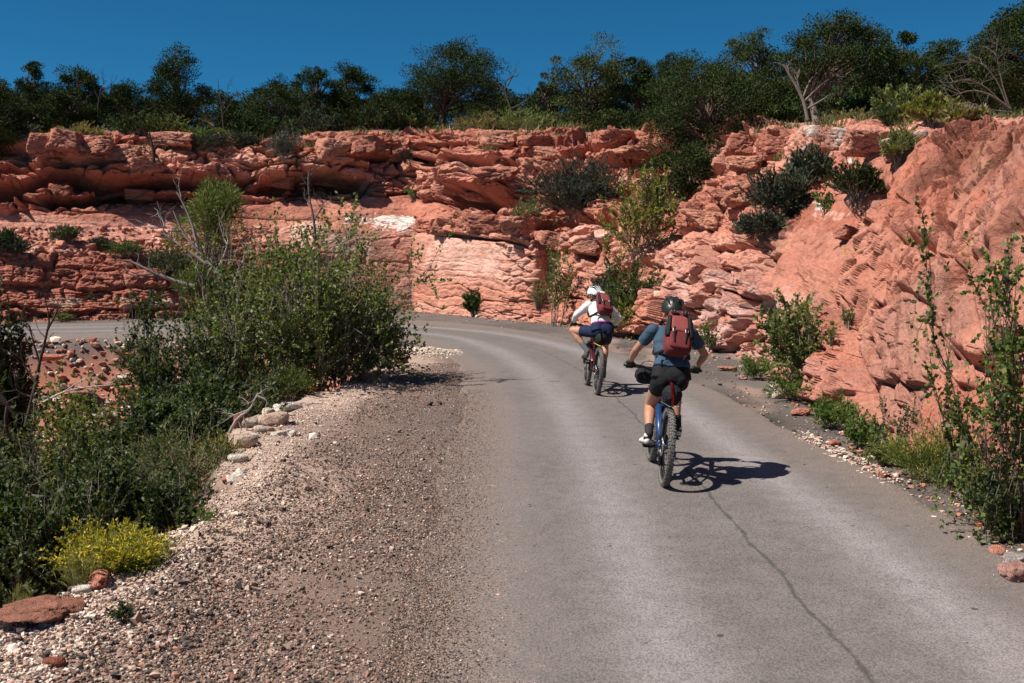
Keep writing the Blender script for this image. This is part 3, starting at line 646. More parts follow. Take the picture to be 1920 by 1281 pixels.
BL = [
    (1393, 292, 62, 42, 'tall squarish sandstone block on the ledge right of the overhanging juniper', RED, 0, .10, .8),
    (1392, 318, 62, 26, 'flat slab wedged right under the tall squarish block', ORANGE, .1, .0, .8),
    (1455, 300, 66, 46, 'wide sandstone block beside the tall squarish one, dark crack between them', RED, .2, .05, .8),
    (1446, 259, 30, 16, 'small loose rock lying on top of the wide ledge block', RED, .5, .1, .8),
    (1545, 293, 92, 54, 'large smooth sandstone block with white scars above the grey shrub', ORANGE, .1, .12, .8),
    (1636, 288, 98, 44, 'long pale red block on the ledge under the twisted pale trunk', ORANGE, -.1, .06, .7),
    (1398, 384, 84, 50, 'rounded layered boulder with a black shadow gap under it by the grey shrub', ORANGE, .2, -.1, .9),
    (1352, 377, 54, 26, 'low slab leaning on the rounded layered boulder', RED, .1, .2, .8),
    (1330, 430, 86, 42, 'broad boulder below the layered boulder in the ravine', ORANGE, -.2, .1, .8),
    (1292, 425, 40, 46, 'upright broken rock in the ravine below the overhanging juniper', RED, .3, .0, .7),
    (858, 366, 104, 40, 'big overhanging boulder with a black hollow under it, above the pale wall', ORANGE, .05, .05, .7),
    (940, 340, 82, 34, 'layered boulder perched right of the big overhanging one', RED, .1, -.05, .8),
    (955, 312, 46, 26, 'tilted block on top of the layered perched boulder', DKRED, .4, -.2, .8),
    (915, 376, 76, 26, 'flat rock under the layered perched boulder', RED, 0, .05, .7),
    (1005, 330, 62, 30, 'smooth wedge of sandstone left of the dark sage', ORANGE, .2, .15, .7),
    (1034, 300, 66, 26, 'rounded block under the rim left of the dark hollow', ORANGE, .1, .05, .8),
    (1008, 275, 56, 22, 'oval boulder just below the rim in the middle of the cliff', RED, .3, 0, .8),
    (930, 280, 70, 36, 'big rough block at the rim right of the tall pinyon', ORANGE, .2, .05, .8),
    (1163, 268, 62, 26, 'rounded red boulder on the rim behind the overhanging juniper', RED, .2, 0, .8),
    (1190, 298, 90, 30, 'smooth whaleback slab below the rounded rim boulder', ORANGE, 0, .08, .7),
    (622, 300, 60, 44, 'cracked boulder at the rim, left one of the pair under the shrubs', ORANGE, .3, .1, .8),
    (684, 298, 84, 48, 'massive dark sided boulder at the rim with a deep shadow below', RED, .1, -.06, .8),
    (748, 302, 46, 44, 'block with a dead twig tangle on it below the tall pinyon', ORANGE, .2, .05, .8),
    (606, 350, 150, 36, 'long overhanging slab casting a black shadow on the slickrock', ORANGE, .03, .07, .55),
    (512, 348, 90, 34, 'layered slab left of the long overhanging slab', RED, .1, .1, .7),
    (320, 275, 74, 26, 'pale topped block at the rim behind the little dead pine', ORANGE, .1, .02, .8),
    (120, 282, 56, 40, 'tall cracked block at the rim above the dark overhang', RED, .2, .1, .8),
    (75, 290, 48, 40, 'hollowed block at the left end of the rim', RED, .5, .05, .8),
    (180, 292, 62, 36, 'squat block at the rim right of the tall cracked one', RED, .1, -.1, .8),
    (232, 300, 54, 28, 'lens shaped block below the rim, right of the squat one', ORANGE, .2, .0, .8),
    (118, 378, 54, 36, 'rounded lump standing in the dark overhang', DKRED, .2, .05, .8),
    (205, 372, 64, 26, 'log shaped rock lying along the foot of the overhang', RED, 0, -.03, .6),
    (262, 376, 50, 22, 'smaller log shaped rock at the right end of the overhang', RED, 0, .05, .6),
    (268, 325, 60, 30, 'tilted triangular block above the log shaped rocks', ORANGE, .4, -.15, .8),
    (808, 378, 40, 24, 'small round rock beside the tiny green tuft', ORANGE, .2, .1, .8),
    (845, 440, 66, 32, 'split block on the lip of the pale wall', ORANGE, .2, .1, .8),
    (905, 436, 66, 34, 'dark fronted block in the middle of the pale wall lip', RED, .2, .1, .8),
    (965, 438, 54, 38, 'rounded pale block at the right of the pale wall lip', ORANGE, .3, .05, .8),
    (1034, 468, 60, 36, 'leaning slab right of the pale wall lip', ORANGE, .2, .25, .8),
    (1120, 480, 74, 44, 'bulging boulder left of the yellow green sapling', ORANGE, .2, .05, .8),
    (1748, 223, 92, 20, 'thin dark slab lying on top of the right hand slope under the bare branches', MAROON, .2, .02, .7),
    (1690, 298, 70, 44, 'block with a large white scar on the crest of the right hand slope', RED, .1, -.25, .8),
    (1590, 450, 40, 26, 'dark edged block jutting from the slope left of the leafy roadside shrub', RED, .3, .2, .8),
]
for i, (px, py, w, h, lab, col, rot, tilt, dep) in enumerate(BL):
    boulder('sandstone_block', px, py, w, h, lab, 'boulder', GB, col, dep, rot, tilt, 5, 13, .02, .09, .06, fwd=.10, scar='white scar' in lab, boxy=not ('round' in lab or 'boulder' in lab or 'oval' in lab), sink=.06)
# rocks on the road side of the gully and along the foot of the right hand slope
RK = [
    (738, 684, 50, 30, 'maroon red boulder on the inside of the bend right of the big bush', MAROON), (712, 672, 30, 22, 'pale pink boulder half hidden by the big bush at the bend', PINK),
    (416, 816, 46, 34, 'sharp red rock at the shoulder edge under the bleached dead branch', RED), (452, 800, 30, 34, 'upright red rock touching the bleached dead branch', DKRED),
    (345, 985, 96, 30, 'flat red ledge rock at the shoulder edge beside the yellow flowered bush', RED), (424, 905, 30, 15, 'orange red stone at the edge next to a white cobble', ORANGE),
    (66, 1160, 150, 28, 'low rough red earth bank at the drop by the lower left corner', (.36, .16, .11)), (180, 1098, 60, 28, 'lumpy red rock just below the yellow flowered bush', RED),
    (1851, 970, 40, 22, 'round red stone at the foot of the dark lower bush', RED), (1660, 898, 24, 14, 'lone dark red stone beyond the white gravel heap', DKRED),
    (1565, 838, 28, 15, 'red stone on the ditch between the green herbs and the white gravel', RED), (1430, 775, 0, 0, '', RED),
    (1508, 780, 44, 16, 'flat red rock in the ditch at the upper end of the green herbs', RED), (1366, 696, 34, 10, 'thin flat red slab lying on the ditch behind the near rider', ORANGE), (1392, 712, 22, 10, 'small pink slab right of the thin flat slab', PINK),
    (1463, 748, 22, 16, 'pale block at the corner of the ditch below the leafy shrub', PALE), (1452, 730, 16, 12, 'little cream stone left of the pale block', CREAM),
    (1890, 880, 56, 52, 'smooth orange boulder behind the lower right bush', ORANGE),
    (1905, 1062, 44, 26, 'grey flat stone among the rocks at the right edge of the road', GREY), (1900, 1090, 60, 40, 'tan rock at the right edge of the road nearest the camera', PINK), (1872, 1040, 30, 18, 'small orange rock above the grey flat stone', ORANGE),
    (225, 712, 46, 34, 'pink boulder on the far bank of the gully', PINK), (130, 706, 56, 26, 'red boulder with a white patch on the far bank', RED), (60, 722, 70, 40, 'tilted red slab on the far bank by the bare sapling', DKRED), (100, 676, 44, 14, 'long flat red rock in the rubble under the far road', RED),
    (240, 740, 34, 20, 'small red rock low on the far bank among the leaves', RED), (22, 745, 40, 26, 'dark red rock at the left end of the far bank', DKRED), (140, 790, 26, 22, 'pale red rock glimpsed through the gully shrubs', PINK),
]
for px, py, w, h, lab, col in RK:
    if w: boulder('red_rock', px, py, w, h, lab, 'rock', None, col, .8, (px % 7) * .3, 0, 4 if w > 30 else 3, 12, .05, .08, .03)
CB = [(533, 772, 50, 18, 'long grey white cobble at the back of the cobble row', CREAM), (503, 780, 24, 14, 'small cream cobble left of the long one', PALE), (522, 796, 42, 22, 'largest pale pink cobble in the row', (.62, .45, .35)),
      (492, 796, 26, 20, 'round buff cobble beside the largest one', PALE), (470, 802, 26, 22, 'grey tan cobble with a dark side', (.50, .42, .33)), (485, 812, 20, 14, 'small buff cobble in front of the grey tan one', PALE),
      (503, 808, 18, 8, 'thin tan cobble under the row', (.55, .38, .26)), (457, 840, 36, 24, 'big oval tan cobble resting against the yellow green bush', (.55, .42, .33)), (446, 864, 26, 13, 'flat white cobble below the oval one', CREAM),
      (441, 902, 22, 18, 'bright white round cobble next to the orange stone', (.75, .70, .62)), (381, 948, 16, 10, 'little blue grey stone on the flat red ledge rock', GREY), (522, 820, 20, 12, 'white chip cobble in front of the row', CREAM), (545, 818, 20, 12, 'second white chip cobble further along the row', CREAM),
      (10, 1178, 40, 26, 'pale grey cobble at the very left edge of the shoulder', GREY), (60, 1160, 26, 16, 'tan cobble right of the pale grey one by the left edge', PALE), (152, 1118, 24, 18, 'chalky white stone under the yellow flowered bush', CREAM),
      (100, 1250, 26, 18, 'rust red stone among the chips in the lower left corner', DKRED), (477, 822, 14, 9, 'small white cobble by the foot of the dead branch', CREAM), (465, 766, 0, 0, '', CREAM),
      (98, 655, 14, 9, 'blue grey cobble in the far rubble left part', GREY), (150, 648, 16, 9, 'white cobble in the far rubble just under the road', CREAM), (172, 650, 18, 10, 'round cream cobble in the far rubble beside the white one', PALE)]
for px, py, w, h, lab, col in CB:
    if w: cobble(px, py, w, h, lab, col, (px % 5) * .25)

# ------------------------------------------------------------------ gravel, rubble and the white chip heaps: nobody could count them
_tmpl = []
for k in range(14):
    rng = np.random.default_rng(900 + k); v, fc = rock_verts(rng, 0 + 1, (2, 2, 1.5), 9, 0, .0, 0); _tmpl.append(v)
_TF = ico(1)[1]
_T0 = []
for k in range(14):
    rng = np.random.default_rng(950 + k); U0, F0 = ico(1)
    u_ = rng.normal(size=(6, 3)); u_ = u_ / np.linalg.norm(u_, axis=1, keepdims=True)
    bm = bmesh.new()
    for q in np.concatenate([u_, [[.6, .2, .5], [-.5, .5, .4], [-.1, -.7, .5], [0, 0, -.6]]]) * rng.uniform(.75, 1.15, (10, 1)): bm.verts.new(q)
    bmesh.ops.convex_hull(bm, input=bm.verts[:]); bmesh.ops.triangulate(bm, faces=bm.faces[:]); bm.verts.ensure_lookup_table()
    for i_, v_ in enumerate(bm.verts): v_.index = i_
    _T0.append((np.array([v_.co[:] for v_ in bm.verts]), np.array([[v_.index for v_ in f_.verts] for f_ in bm.faces]))); bm.free()
def scatter(name, XYZ, size, cols_, seed, kind='stuff', label=None, mat=None, flat=1.0):
    rng = np.random.default_rng(seed); n = len(XYZ)
    T = np.array(_tmpl)[rng.integers(0, len(_tmpl), n)]                # n,42,3
    a = rng.uniform(0, 6.28, n); ca, sa = np.cos(a), np.sin(a)
    sc = size[:, None] * rng.uniform(.7, 1.25, (n, 3)) * np.array([1, 1, flat])
    T = T * sc[:, None, :] * .5
    X = T[..., 0] * ca[:, None] - T[..., 1] * sa[:, None]; Y_ = T[..., 0] * sa[:, None] + T[..., 1] * ca[:, None]
    V = np.stack([X, Y_, T[..., 2]], -1) + XYZ[:, None, :]
    nv = T.shape[1]
    Fc = (_TF[None] + (np.arange(n) * nv)[:, None, None]).reshape(-1, 3)
    C_ = np.repeat(cols_[:, None, :], nv, 1).reshape(-1, 3)
    o = link(name, mesh_np(name, V.reshape(-1, 3), Fc, col=np.clip(C_, .01, .95), smooth=False), mat or M_STONE)
    return tag(o, label, None, None, kind)
def scatter_fine(name, XYZ, size, cols_, seed, label, mat=None):
    rng = np.random.default_rng(seed); n = len(XYZ); which = rng.integers(0, len(_T0), n); Vs, Fs, Cs, o_ = [], [], [], 0
    for k, (T0, F0) in enumerate(_T0):
        m_ = which == k; q = int(m_.sum())
        a = rng.uniform(0, 6.28, q); ca, sa = np.cos(a)[:, None], np.sin(a)[:, None]
        T = T0[None] * (size[m_][:, None, None] * rng.uniform(.7, 1.25, (q, 1, 3))) * .5
        V = np.stack([T[..., 0] * ca - T[..., 1] * sa, T[..., 0] * sa + T[..., 1] * ca, T[..., 2]], -1) + XYZ[m_][:, None, :]
        nv = len(T0); Fs.append((F0[None] + (np.arange(q) * nv)[:, None, None]).reshape(-1, 3) + o_); o_ += q * nv
        Vs.append(V.reshape(-1, 3)); Cs.append(np.repeat(cols_[m_], nv, 0))
    o = link(name, mesh_np(name, np.concatenate(Vs), np.concatenate(Fs), col=np.clip(np.concatenate(Cs), .01, .95), smooth=False), mat or M_STONE)
    return tag(o, label, None, None, 'stuff')
def pick(rng, n, pal, w):
    pal = np.array(pal); return pal[rng.choice(len(pal), n, p=np.array(w) / sum(w))] * rng.uniform(.75, 1.25, (n, 1))
PAL = [(.28, .19, .15), (.41, .29, .23), (.60, .50, .42), (.07, .058, .053), (.145, .105, .088), (.33, .17, .12)]
rng = np.random.default_rng(5)
# shoulder: inverse-square in distance so that it stays as fine near the camera as the picture needs
n = 210000
yy = 1 / rng.uniform(1 / 20.0, 1 / 3.4, n)
uu = rng.uniform(0, 1, n); xr = np.interp(yy, [0, 5, 11, 15.5, 20], [-.3, -.35, -.5, -.6, -1.0]) + rng.normal(-.02, .25, n)
edge = np.interp(yy, [3, 6, 8, 11, 14, 18.5, 21], [-3.0, -3.0, -3.05, -3.08, -2.8, -2.65, -2.5])
xx = edge - .15 + uu * (xr - edge + .15)
dn_ = fbm(np.stack([xx * .9, yy * .5, 0 * xx], 1), 3, 301)
keep = rng.uniform(0, 1, n) < np.clip(.85 + 1.2 * dn_ - .15 * uu, .12, 1)
xx, yy, uu = xx[keep], yy[keep], uu[keep]
zz, sd_ = terr(np.stack([xx, yy], 1))
size = np.exp(rng.normal(math.log(.0118), .42, len(xx))) * (1.3 - .3 * uu)
big = rng.uniform(0, 1, len(xx)) < .006 * (1.3 - uu); size[big] *= 2.6
cc = pick(rng, len(xx), PAL, [4, 3.5, 1.4, 4.0, 4, 1.6])
wpale = ((uu < .32) & (rng.uniform(0, 1, len(xx)) < .5 * sstep(4.5, 9, yy) + .38))[:, None]
cc = np.where(wpale, pick(rng, len(xx), [(.60, .46, .37), (.72, .62, .53), (.50, .34, .27)], [4, 3, 3]), cc)
scatter_fine('gravel', np.stack([xx, yy, zz + size * .2], 1), size, cc, 11, label='pinkish grey gravel chips on the road shoulder')
# grit strewn over the asphalt edge and the whole lane
n = 30000
yy = 1 / rng.uniform(1 / 16.0, 1 / 3.6, n); xx = np.where(rng.uniform(0, 1, n) < .85, -.72 + np.abs(rng.normal(0, .27, n)), rng.uniform(-.3, 3.4, n))
size = np.exp(rng.normal(math.log(.0092), .33, n)); size = np.where(xx > .4, size * .7, size)
scatter_fine('road_grit', np.stack([xx, yy, np.full(n, .022)], 1), size, pick(rng, n, PAL, [4, 3, .8, 4, 4, 1.4]), 12, label='loose grit strewn along the asphalt edge')
# right shoulder: pale chip heap and loose stones
a_, b_ = G(1500, 815), G(1692, 912); n = 420
tq = rng.beta(1.3, 1.3, n); off = rng.normal(0, .09, n)
xx = a_.x + (b_.x - a_.x) * tq + off; yy = a_.y + (b_.y - a_.y) * tq + off * .4
size = np.exp(rng.normal(math.log(.026), .45, n)); zz = terr(np.stack([xx, yy], 1))[0]
scatter('white_gravel_heap', np.stack([xx, yy, zz + .06 * np.exp(-(off / .08) ** 2) * rng.uniform(0, 1, n) + .01], 1), size, pick(rng, n, [(.56, .46, .38), (.52, .36, .29), (.66, .58, .50), (.40, .2, .15)], [4, 4, 2, 1]), 13, label='low line of pale stone chips on the right shoulder')
n = 4200
yy = 1 / rng.uniform(1 / 34.0, 1 / 5.0, n)
xo = np.interp(yy, [0, 5, 9.4, 14, 18.5, 24, 29.8, 34], [3.5, 3.5, 3.45, 3.2, 2.8, 1.8, -.4, -4]); xb = np.interp(yy, [5, 7.6, 9.4, 11.3, 14.7, 18.6, 20.7, 25, 28.3, 32, 36], [3.9, 3.95, 4.2, 4.2, 4.55, 4.9, 4.65, 3.6, 2.6, 1.2, -1.5])
xx = xo + rng.uniform(0, 1, n) ** .8 * (xb - xo + .15)
size = np.exp(rng.normal(math.log(.017), .5, n)); zz = terr(np.stack([xx, yy], 1))[0]
scatter('ditch_stones', np.stack([xx, yy, zz + size * .2], 1), size, pick(rng, n, PAL, [4, 3, 1.6, 4, 4, 2]), 14, label='small stones and grit in the ditch under the cliff')
# chips heap inside the bend
n = 1500; c0 = G(800, 662)
xx = c0.x + rng.normal(0, .55, n); yy = c0.y + rng.normal(0, .5, n); size = np.exp(rng.normal(math.log(.03), .4, n))
zz = terr(np.stack([xx, yy], 1))[0] + .1 * np.exp(-((xx - c0.x) ** 2 + (yy - c0.y) ** 2) / .35)
scatter('pale_chip_heap', np.stack([xx, yy, zz], 1), size, pick(rng, n, [(.68, .58, .47), (.55, .42, .33), (.74, .68, .58)], [4, 3, 2]), 15, label='low heap of pale chips inside the bend')
# rubble on the far bank of the gully
n = 2600
xx = rng.uniform(-17, -3.4, n); yy = np.interp(xx, [-17, -12.4, -9.4, -5.5, -3.4], [24.2, 24.8, 25.2, 25.2, 24.4]) - rng.uniform(0, 1, n) ** 1.5 * 3.2 + rng.normal(0, .1, n)
size = np.exp(rng.normal(math.log(.10), .5, n)); zz = terr(np.stack([xx, yy], 1))[0]
scatter('rubble', np.stack([xx, yy, zz + size * .2], 1), size, pick(rng, n, [(.60, .50, .42), (.40, .19, .13), (.34, .13, .09), (.36, .33, .31), (.5, .28, .21)], [3, 4, 4, 1.5, 3]), 16, label='broken rock rubble on the bank below the far road')
# rubble on the cliff's benches
pts = []
rr = np.random.default_rng(8)
for k in range(900):
    px = rr.uniform(0, 1250); 
    p = hit(px, rr.uniform(425, 475) if px < 500 else (rr.uniform(395, 440) if px < 1000 else rr.uniform(330, 560)))
    if p.y > 20 and not 490 < px < 790: pts.append(p[:])
pts = np.array(pts); n = len(pts); size = np.exp(rng.normal(math.log(.13), .5, n))
scatter('bench_rubble', pts, size, pick(rng, n, [(.46, .17, .11), (.52, .23, .15), (.36, .13, .09), (.6, .4, .32)], [4, 4, 2, 1]), 17, label='broken sandstone pieces lying on the benches of the cliff')
# shards at the foot of the cliff
n = 800
tq = rng.uniform(0, 1, n); bx = np.interp(tq, np.linspace(0, 1, 24), Cst[np.linspace(90, 1400, 24).astype(int), 1, 0]); by = np.interp(tq, np.linspace(0, 1, 24), Cst[np.linspace(90, 1400, 24).astype(int), 1, 1])
off = np.abs(rng.normal(0, .3, n)); xx = bx - off * np.where(tq > .5, .8, .1); yy = by - off * np.where(tq > .5, .3, 1)
size = np.exp(rng.normal(math.log(.042), .5, n)); zz = terr(np.stack([xx, yy], 1))[0]
scatter('cliff_foot_shards', np.stack([xx, yy, zz + size * .2], 1), size, pick(rng, n, [(.46, .18, .12), (.52, .26, .18), (.36, .15, .10), (.62, .46, .38)], [4, 3, 2, 1.5]), 18, label='red rock shards fallen along the foot of the cliff')
# ------------------------------------------------------------------ plants
def tubes(P_, R_, sides=4):
    """P_ (N,K,3) polylines, R_ (N,K) radii -> verts, quads"""
    n, K = R_.shape
    T = np.gradient(P_, axis=1); T /= np.linalg.norm(T, axis=-1, keepdims=True) + 1e-9
    ref = np.where(np.abs(T[..., 2:3]) > .9, np.array([1., 0, 0]), np.array([0., 0, 1.]))
    A = np.cross(T, ref); A /= np.linalg.norm(A, axis=-1, keepdims=True) + 1e-9; B = np.cross(T, A)
    a = np.arange(sides) * 2 * math.pi / sides
    V = P_[:, :, None, :] + R_[:, :, None, None] * (A[:, :, None, :] * np.cos(a)[:, None] + B[:, :, None, :] * np.sin(a)[:, None])
    base = (np.arange(n) * K * sides)[:, None, None]; k = (np.arange(K - 1) * sides)[None, :, None]; s = np.arange(sides)[None, None, :]; s2 = (s + 1) % sides
    Fq = np.stack([base + k + s, base + k + s2, base + k + sides + s2, base + k + sides + s], -1).reshape(-1, 4)
    return V.reshape(-1, 3), Fq
def join(parts):
    V, Fq, o = [], [], 0
    for v, f in parts:
        V.append(v); Fq.append(f + o); o += len(v)
    return np.concatenate(V), np.concatenate(Fq)
def unit(v): return v / (np.linalg.norm(v, axis=-1, keepdims=True) + 1e-9)
def grow(rng, base, d, length, K=8, wob=.25, up=0.0):
    n = len(d); Pp = np.zeros((n, K, 3)); Pp[:, 0] = base; d = unit(d.copy())
    for k in range(1, K):
        d = unit(d + rng.normal(0, wob, (n, 3)) + np.array([0, 0, up])); Pp[:, k] = Pp[:, k - 1] + d * (length / (K - 1))[:, None]
    return Pp
def on_lines(rng, Pp, m, lo, hi, pw=1.0):
    n, K, _ = Pp.shape
    i = rng.integers(0, n, m); t = (lo + (hi - lo) * rng.uniform(0, 1, m) ** pw) * (K - 1); k = np.minimum(t.astype(int), K - 2); f = (t - k)[:, None]
    return Pp[i, k] * (1 - f) + Pp[i, k + 1] * f, unit(Pp[i, k + 1] - Pp[i, k]), i, t / (K - 1)
def leaf_quads(rng, C, A, L, W, fold=0.0):
    n = len(C); A = unit(A); r = rng.normal(size=(n, 3)); Sd = unit(np.cross(A, r)); Nn = np.cross(A, Sd)
    L = L[:, None]; W = W[:, None]
    V = np.stack([C, C + A * L * .5 + Sd * W * .5 + Nn * W * fold, C + A * L, C + A * L * .5 - Sd * W * .5 + Nn * W * fold], 1).reshape(-1, 3)
    return V, np.arange(n * 4).reshape(n, 4)
def fit_box(pts, W, Dp, H, q=(2, 98)):
    """affine map taking a point cloud's extents to a width, depth, height with z from the base up"""
    lo = np.percentile(pts, q[0], axis=0); hi = np.percentile(pts, q[1], axis=0); hi[2] = np.percentile(pts[:, 2], 99.6)
    s = np.array([W / max(hi[0] - lo[0], 1e-6), Dp / max(hi[1] - lo[1], 1e-6), H / max(hi[2], 1e-6)])
    o = np.array([(hi[0] + lo[0]) / 2, (hi[1] + lo[1]) / 2, 0])
    return lambda p: (p - o * np.array([1, 1, 0])) * s
def col_var(rng, n, pal, w, var=.25):
    pal = np.array(pal); c = pal[rng.choice(len(pal), n, p=np.array(w) / sum(w))]
    return c * (1 + rng.uniform(-var, var, (n, 1)))
G_PINE = ([(0.031, 0.048, 0.016), (0.043, 0.062, 0.019), (0.022, 0.036, 0.014), (0.066, 0.074, 0.022)], [4, 3, 3, 1])
G_SAGE = ([(.070, .085, .055), (.050, .065, .042), (.095, .105, .070)], [4, 3, 2])
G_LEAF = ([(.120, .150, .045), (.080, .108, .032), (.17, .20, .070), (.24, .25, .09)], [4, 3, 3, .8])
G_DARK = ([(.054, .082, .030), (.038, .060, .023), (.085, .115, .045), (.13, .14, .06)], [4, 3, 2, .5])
G_YEL = ([(.17, .18, .040), (.22, .21, .045), (.11, .135, .035), (.30, .26, .06)], [4, 3, 3, 1])
G_HERB = ([(.085, .135, .030), (.12, .17, .04), (.06, .10, .025), (.20, .20, .07)], [4, 3, 2, 1])
G_TAM = ([(.15, .18, .055), (.11, .14, .045), (.20, .22, .075)], [4, 3, 2])
G_STRAW = ([(.25, .20, .10), (.18, .16, .07), (.11, .12, .045), (.32, .27, .15)], [4, 3, 2, 1])
G_FLOW = ([(.52, .40, .035), (.62, .47, .05), (.38, .32, .04), (.16, .18, .03)], [5, 4, 3, 2])
BARK = (.16, .115, .09); BARKP = (.27, .215, .175); TWIG = (.24, .20, .17); DARKB = (.07, .055, .045)

def place(px0, px1, top, foot, Y=None):
    """world foot point, width, height from a plant's rectangle in the picture"""
    cx = (px0 + px1) / 2
    p = hit(cx, foot, Y); s = p.y / F
    zt = P(cx, top, p.y).z
    return Vector((p.x, p.y, p.z)), (px1 - px0) * s, max(zt - p.z, .05)

def shrub(name, label, cat, rect, pal, stem_n=40, twig_n=160, leaf_n=4000, L=.05, Wl=.02, spread=.8, wob=.16, up=.04, leaf_lo=.25, stem_col=TWIG, group=None, Y=None, seed=None, depth=.85, base_r=.12, r0=.012, sink=.06, erect=False, fl=None, shift=0.0, mat=None, twigL=.35, clump=0.0, twist=.6):
    rng = np.random.default_rng(seed if seed is not None else int(rect[0] * 3 + rect[2] * 11 + rect[3]))
    p, W, H = place(*rect, Y)
    if spread < 0: spread = float(np.clip(-spread * W / H, .35, 1.5)); twigL = .45
    ang = rng.uniform(0, 6.283, stem_n); rad = np.sqrt(rng.uniform(0, 1, stem_n))
    d = np.stack([np.cos(ang) * rad * spread, np.sin(ang) * rad * spread, np.ones(stem_n)], 1)
    b0 = np.stack([np.cos(ang) * rad * base_r, np.sin(ang) * rad * base_r, np.zeros(stem_n)], 1)
    ln = rng.uniform(.65, 1.05, stem_n) * (1 - .22 * rad ** 2)
    S1 = grow(rng, b0, d, ln, 8, wob, up)
    c0, t0, i0, f0 = on_lines(rng, S1, twig_n, .22, .97)
    d2 = unit(t0 + rng.normal(0, twist, (twig_n, 3)) + np.array([0, 0, .12]))
    S2 = grow(rng, c0, d2, rng.uniform(.5, 1.2, twig_n) * twigL * (1.15 - .6 * f0), 5, wob * 1.1, up)
    nl2 = int(leaf_n * .8); Ca, Ta, _, _ = on_lines(rng, S2, nl2, .1, 1.0, .8); Cb, Tb, _, _ = on_lines(rng, S1, leaf_n - nl2, leaf_lo, 1.0)
    Cc = np.concatenate([Ca, Cb]); Tc = np.concatenate([Ta, Tb])
    if clump:
        k = fbm(Cc * 5 + 3.3, 2, 77); m_ = rng.uniform(0, 1, len(Cc)) < sstep(-clump, clump, k + .12); Cc, Tc = Cc[m_], Tc[m_]
    fit = fit_box(Cc, W, W * depth, H)
    S1, S2, Cc = fit(S1.reshape(-1, 3)).reshape(S1.shape), fit(S2.reshape(-1, 3)).reshape(S2.shape), fit(Cc)
    S1[..., 0] += shift * S1[..., 2]; S2[..., 0] += shift * S2[..., 2]; Cc[:, 0] += shift * Cc[:, 2]
    root = empty(name, p, label, cat, group)
    S1 = S1[:, :7]; S2 = S2[:, :4]
    S1[:, 0, 2] -= sink + .03
    R1 = np.linspace(1, .28, 7)[None, :] * rng.uniform(.6, 1.25, (stem_n, 1)) * r0 * .75; R2 = np.linspace(.36, .12, 4)[None, :] * np.ones((twig_n, 1)) * r0
    v, f = join([tubes(S1, R1, 4), tubes(S2, R2, 3)[:1] + (tubes(S2, R2, 3)[1],)])
    sc = np.array(stem_col)[None, :] * rng.uniform(.7, 1.25, (len(v) // 1, 1))
    link('stems', mesh_np('stems', v, f, col=np.clip(sc, .01, .9)), M_BARK, root)
    n = len(Cc)
    Ax = unit(Tc + rng.normal(0, .3 if erect else .8, (n, 3)) + np.array([0, 0, .2]))
    V, Fq = leaf_quads(rng, Cc, Ax, L * rng.uniform(.6, 1.25, n), Wl * rng.uniform(.7, 1.2, n), .12)
    c_ = col_var(rng, n, *pal)
    if fl is not None:
        topm = (Cc[:, 2] > H * .45) & (rng.uniform(0, 1, n) < fl); c_[topm] = col_var(rng, topm.sum(), *G_FLOW)
    link('foliage', mesh_np('foliage', V, Fq, col=np.repeat(np.clip(c_, .004, .9), 4, 0)), mat or M_LEAF, root)
    return root

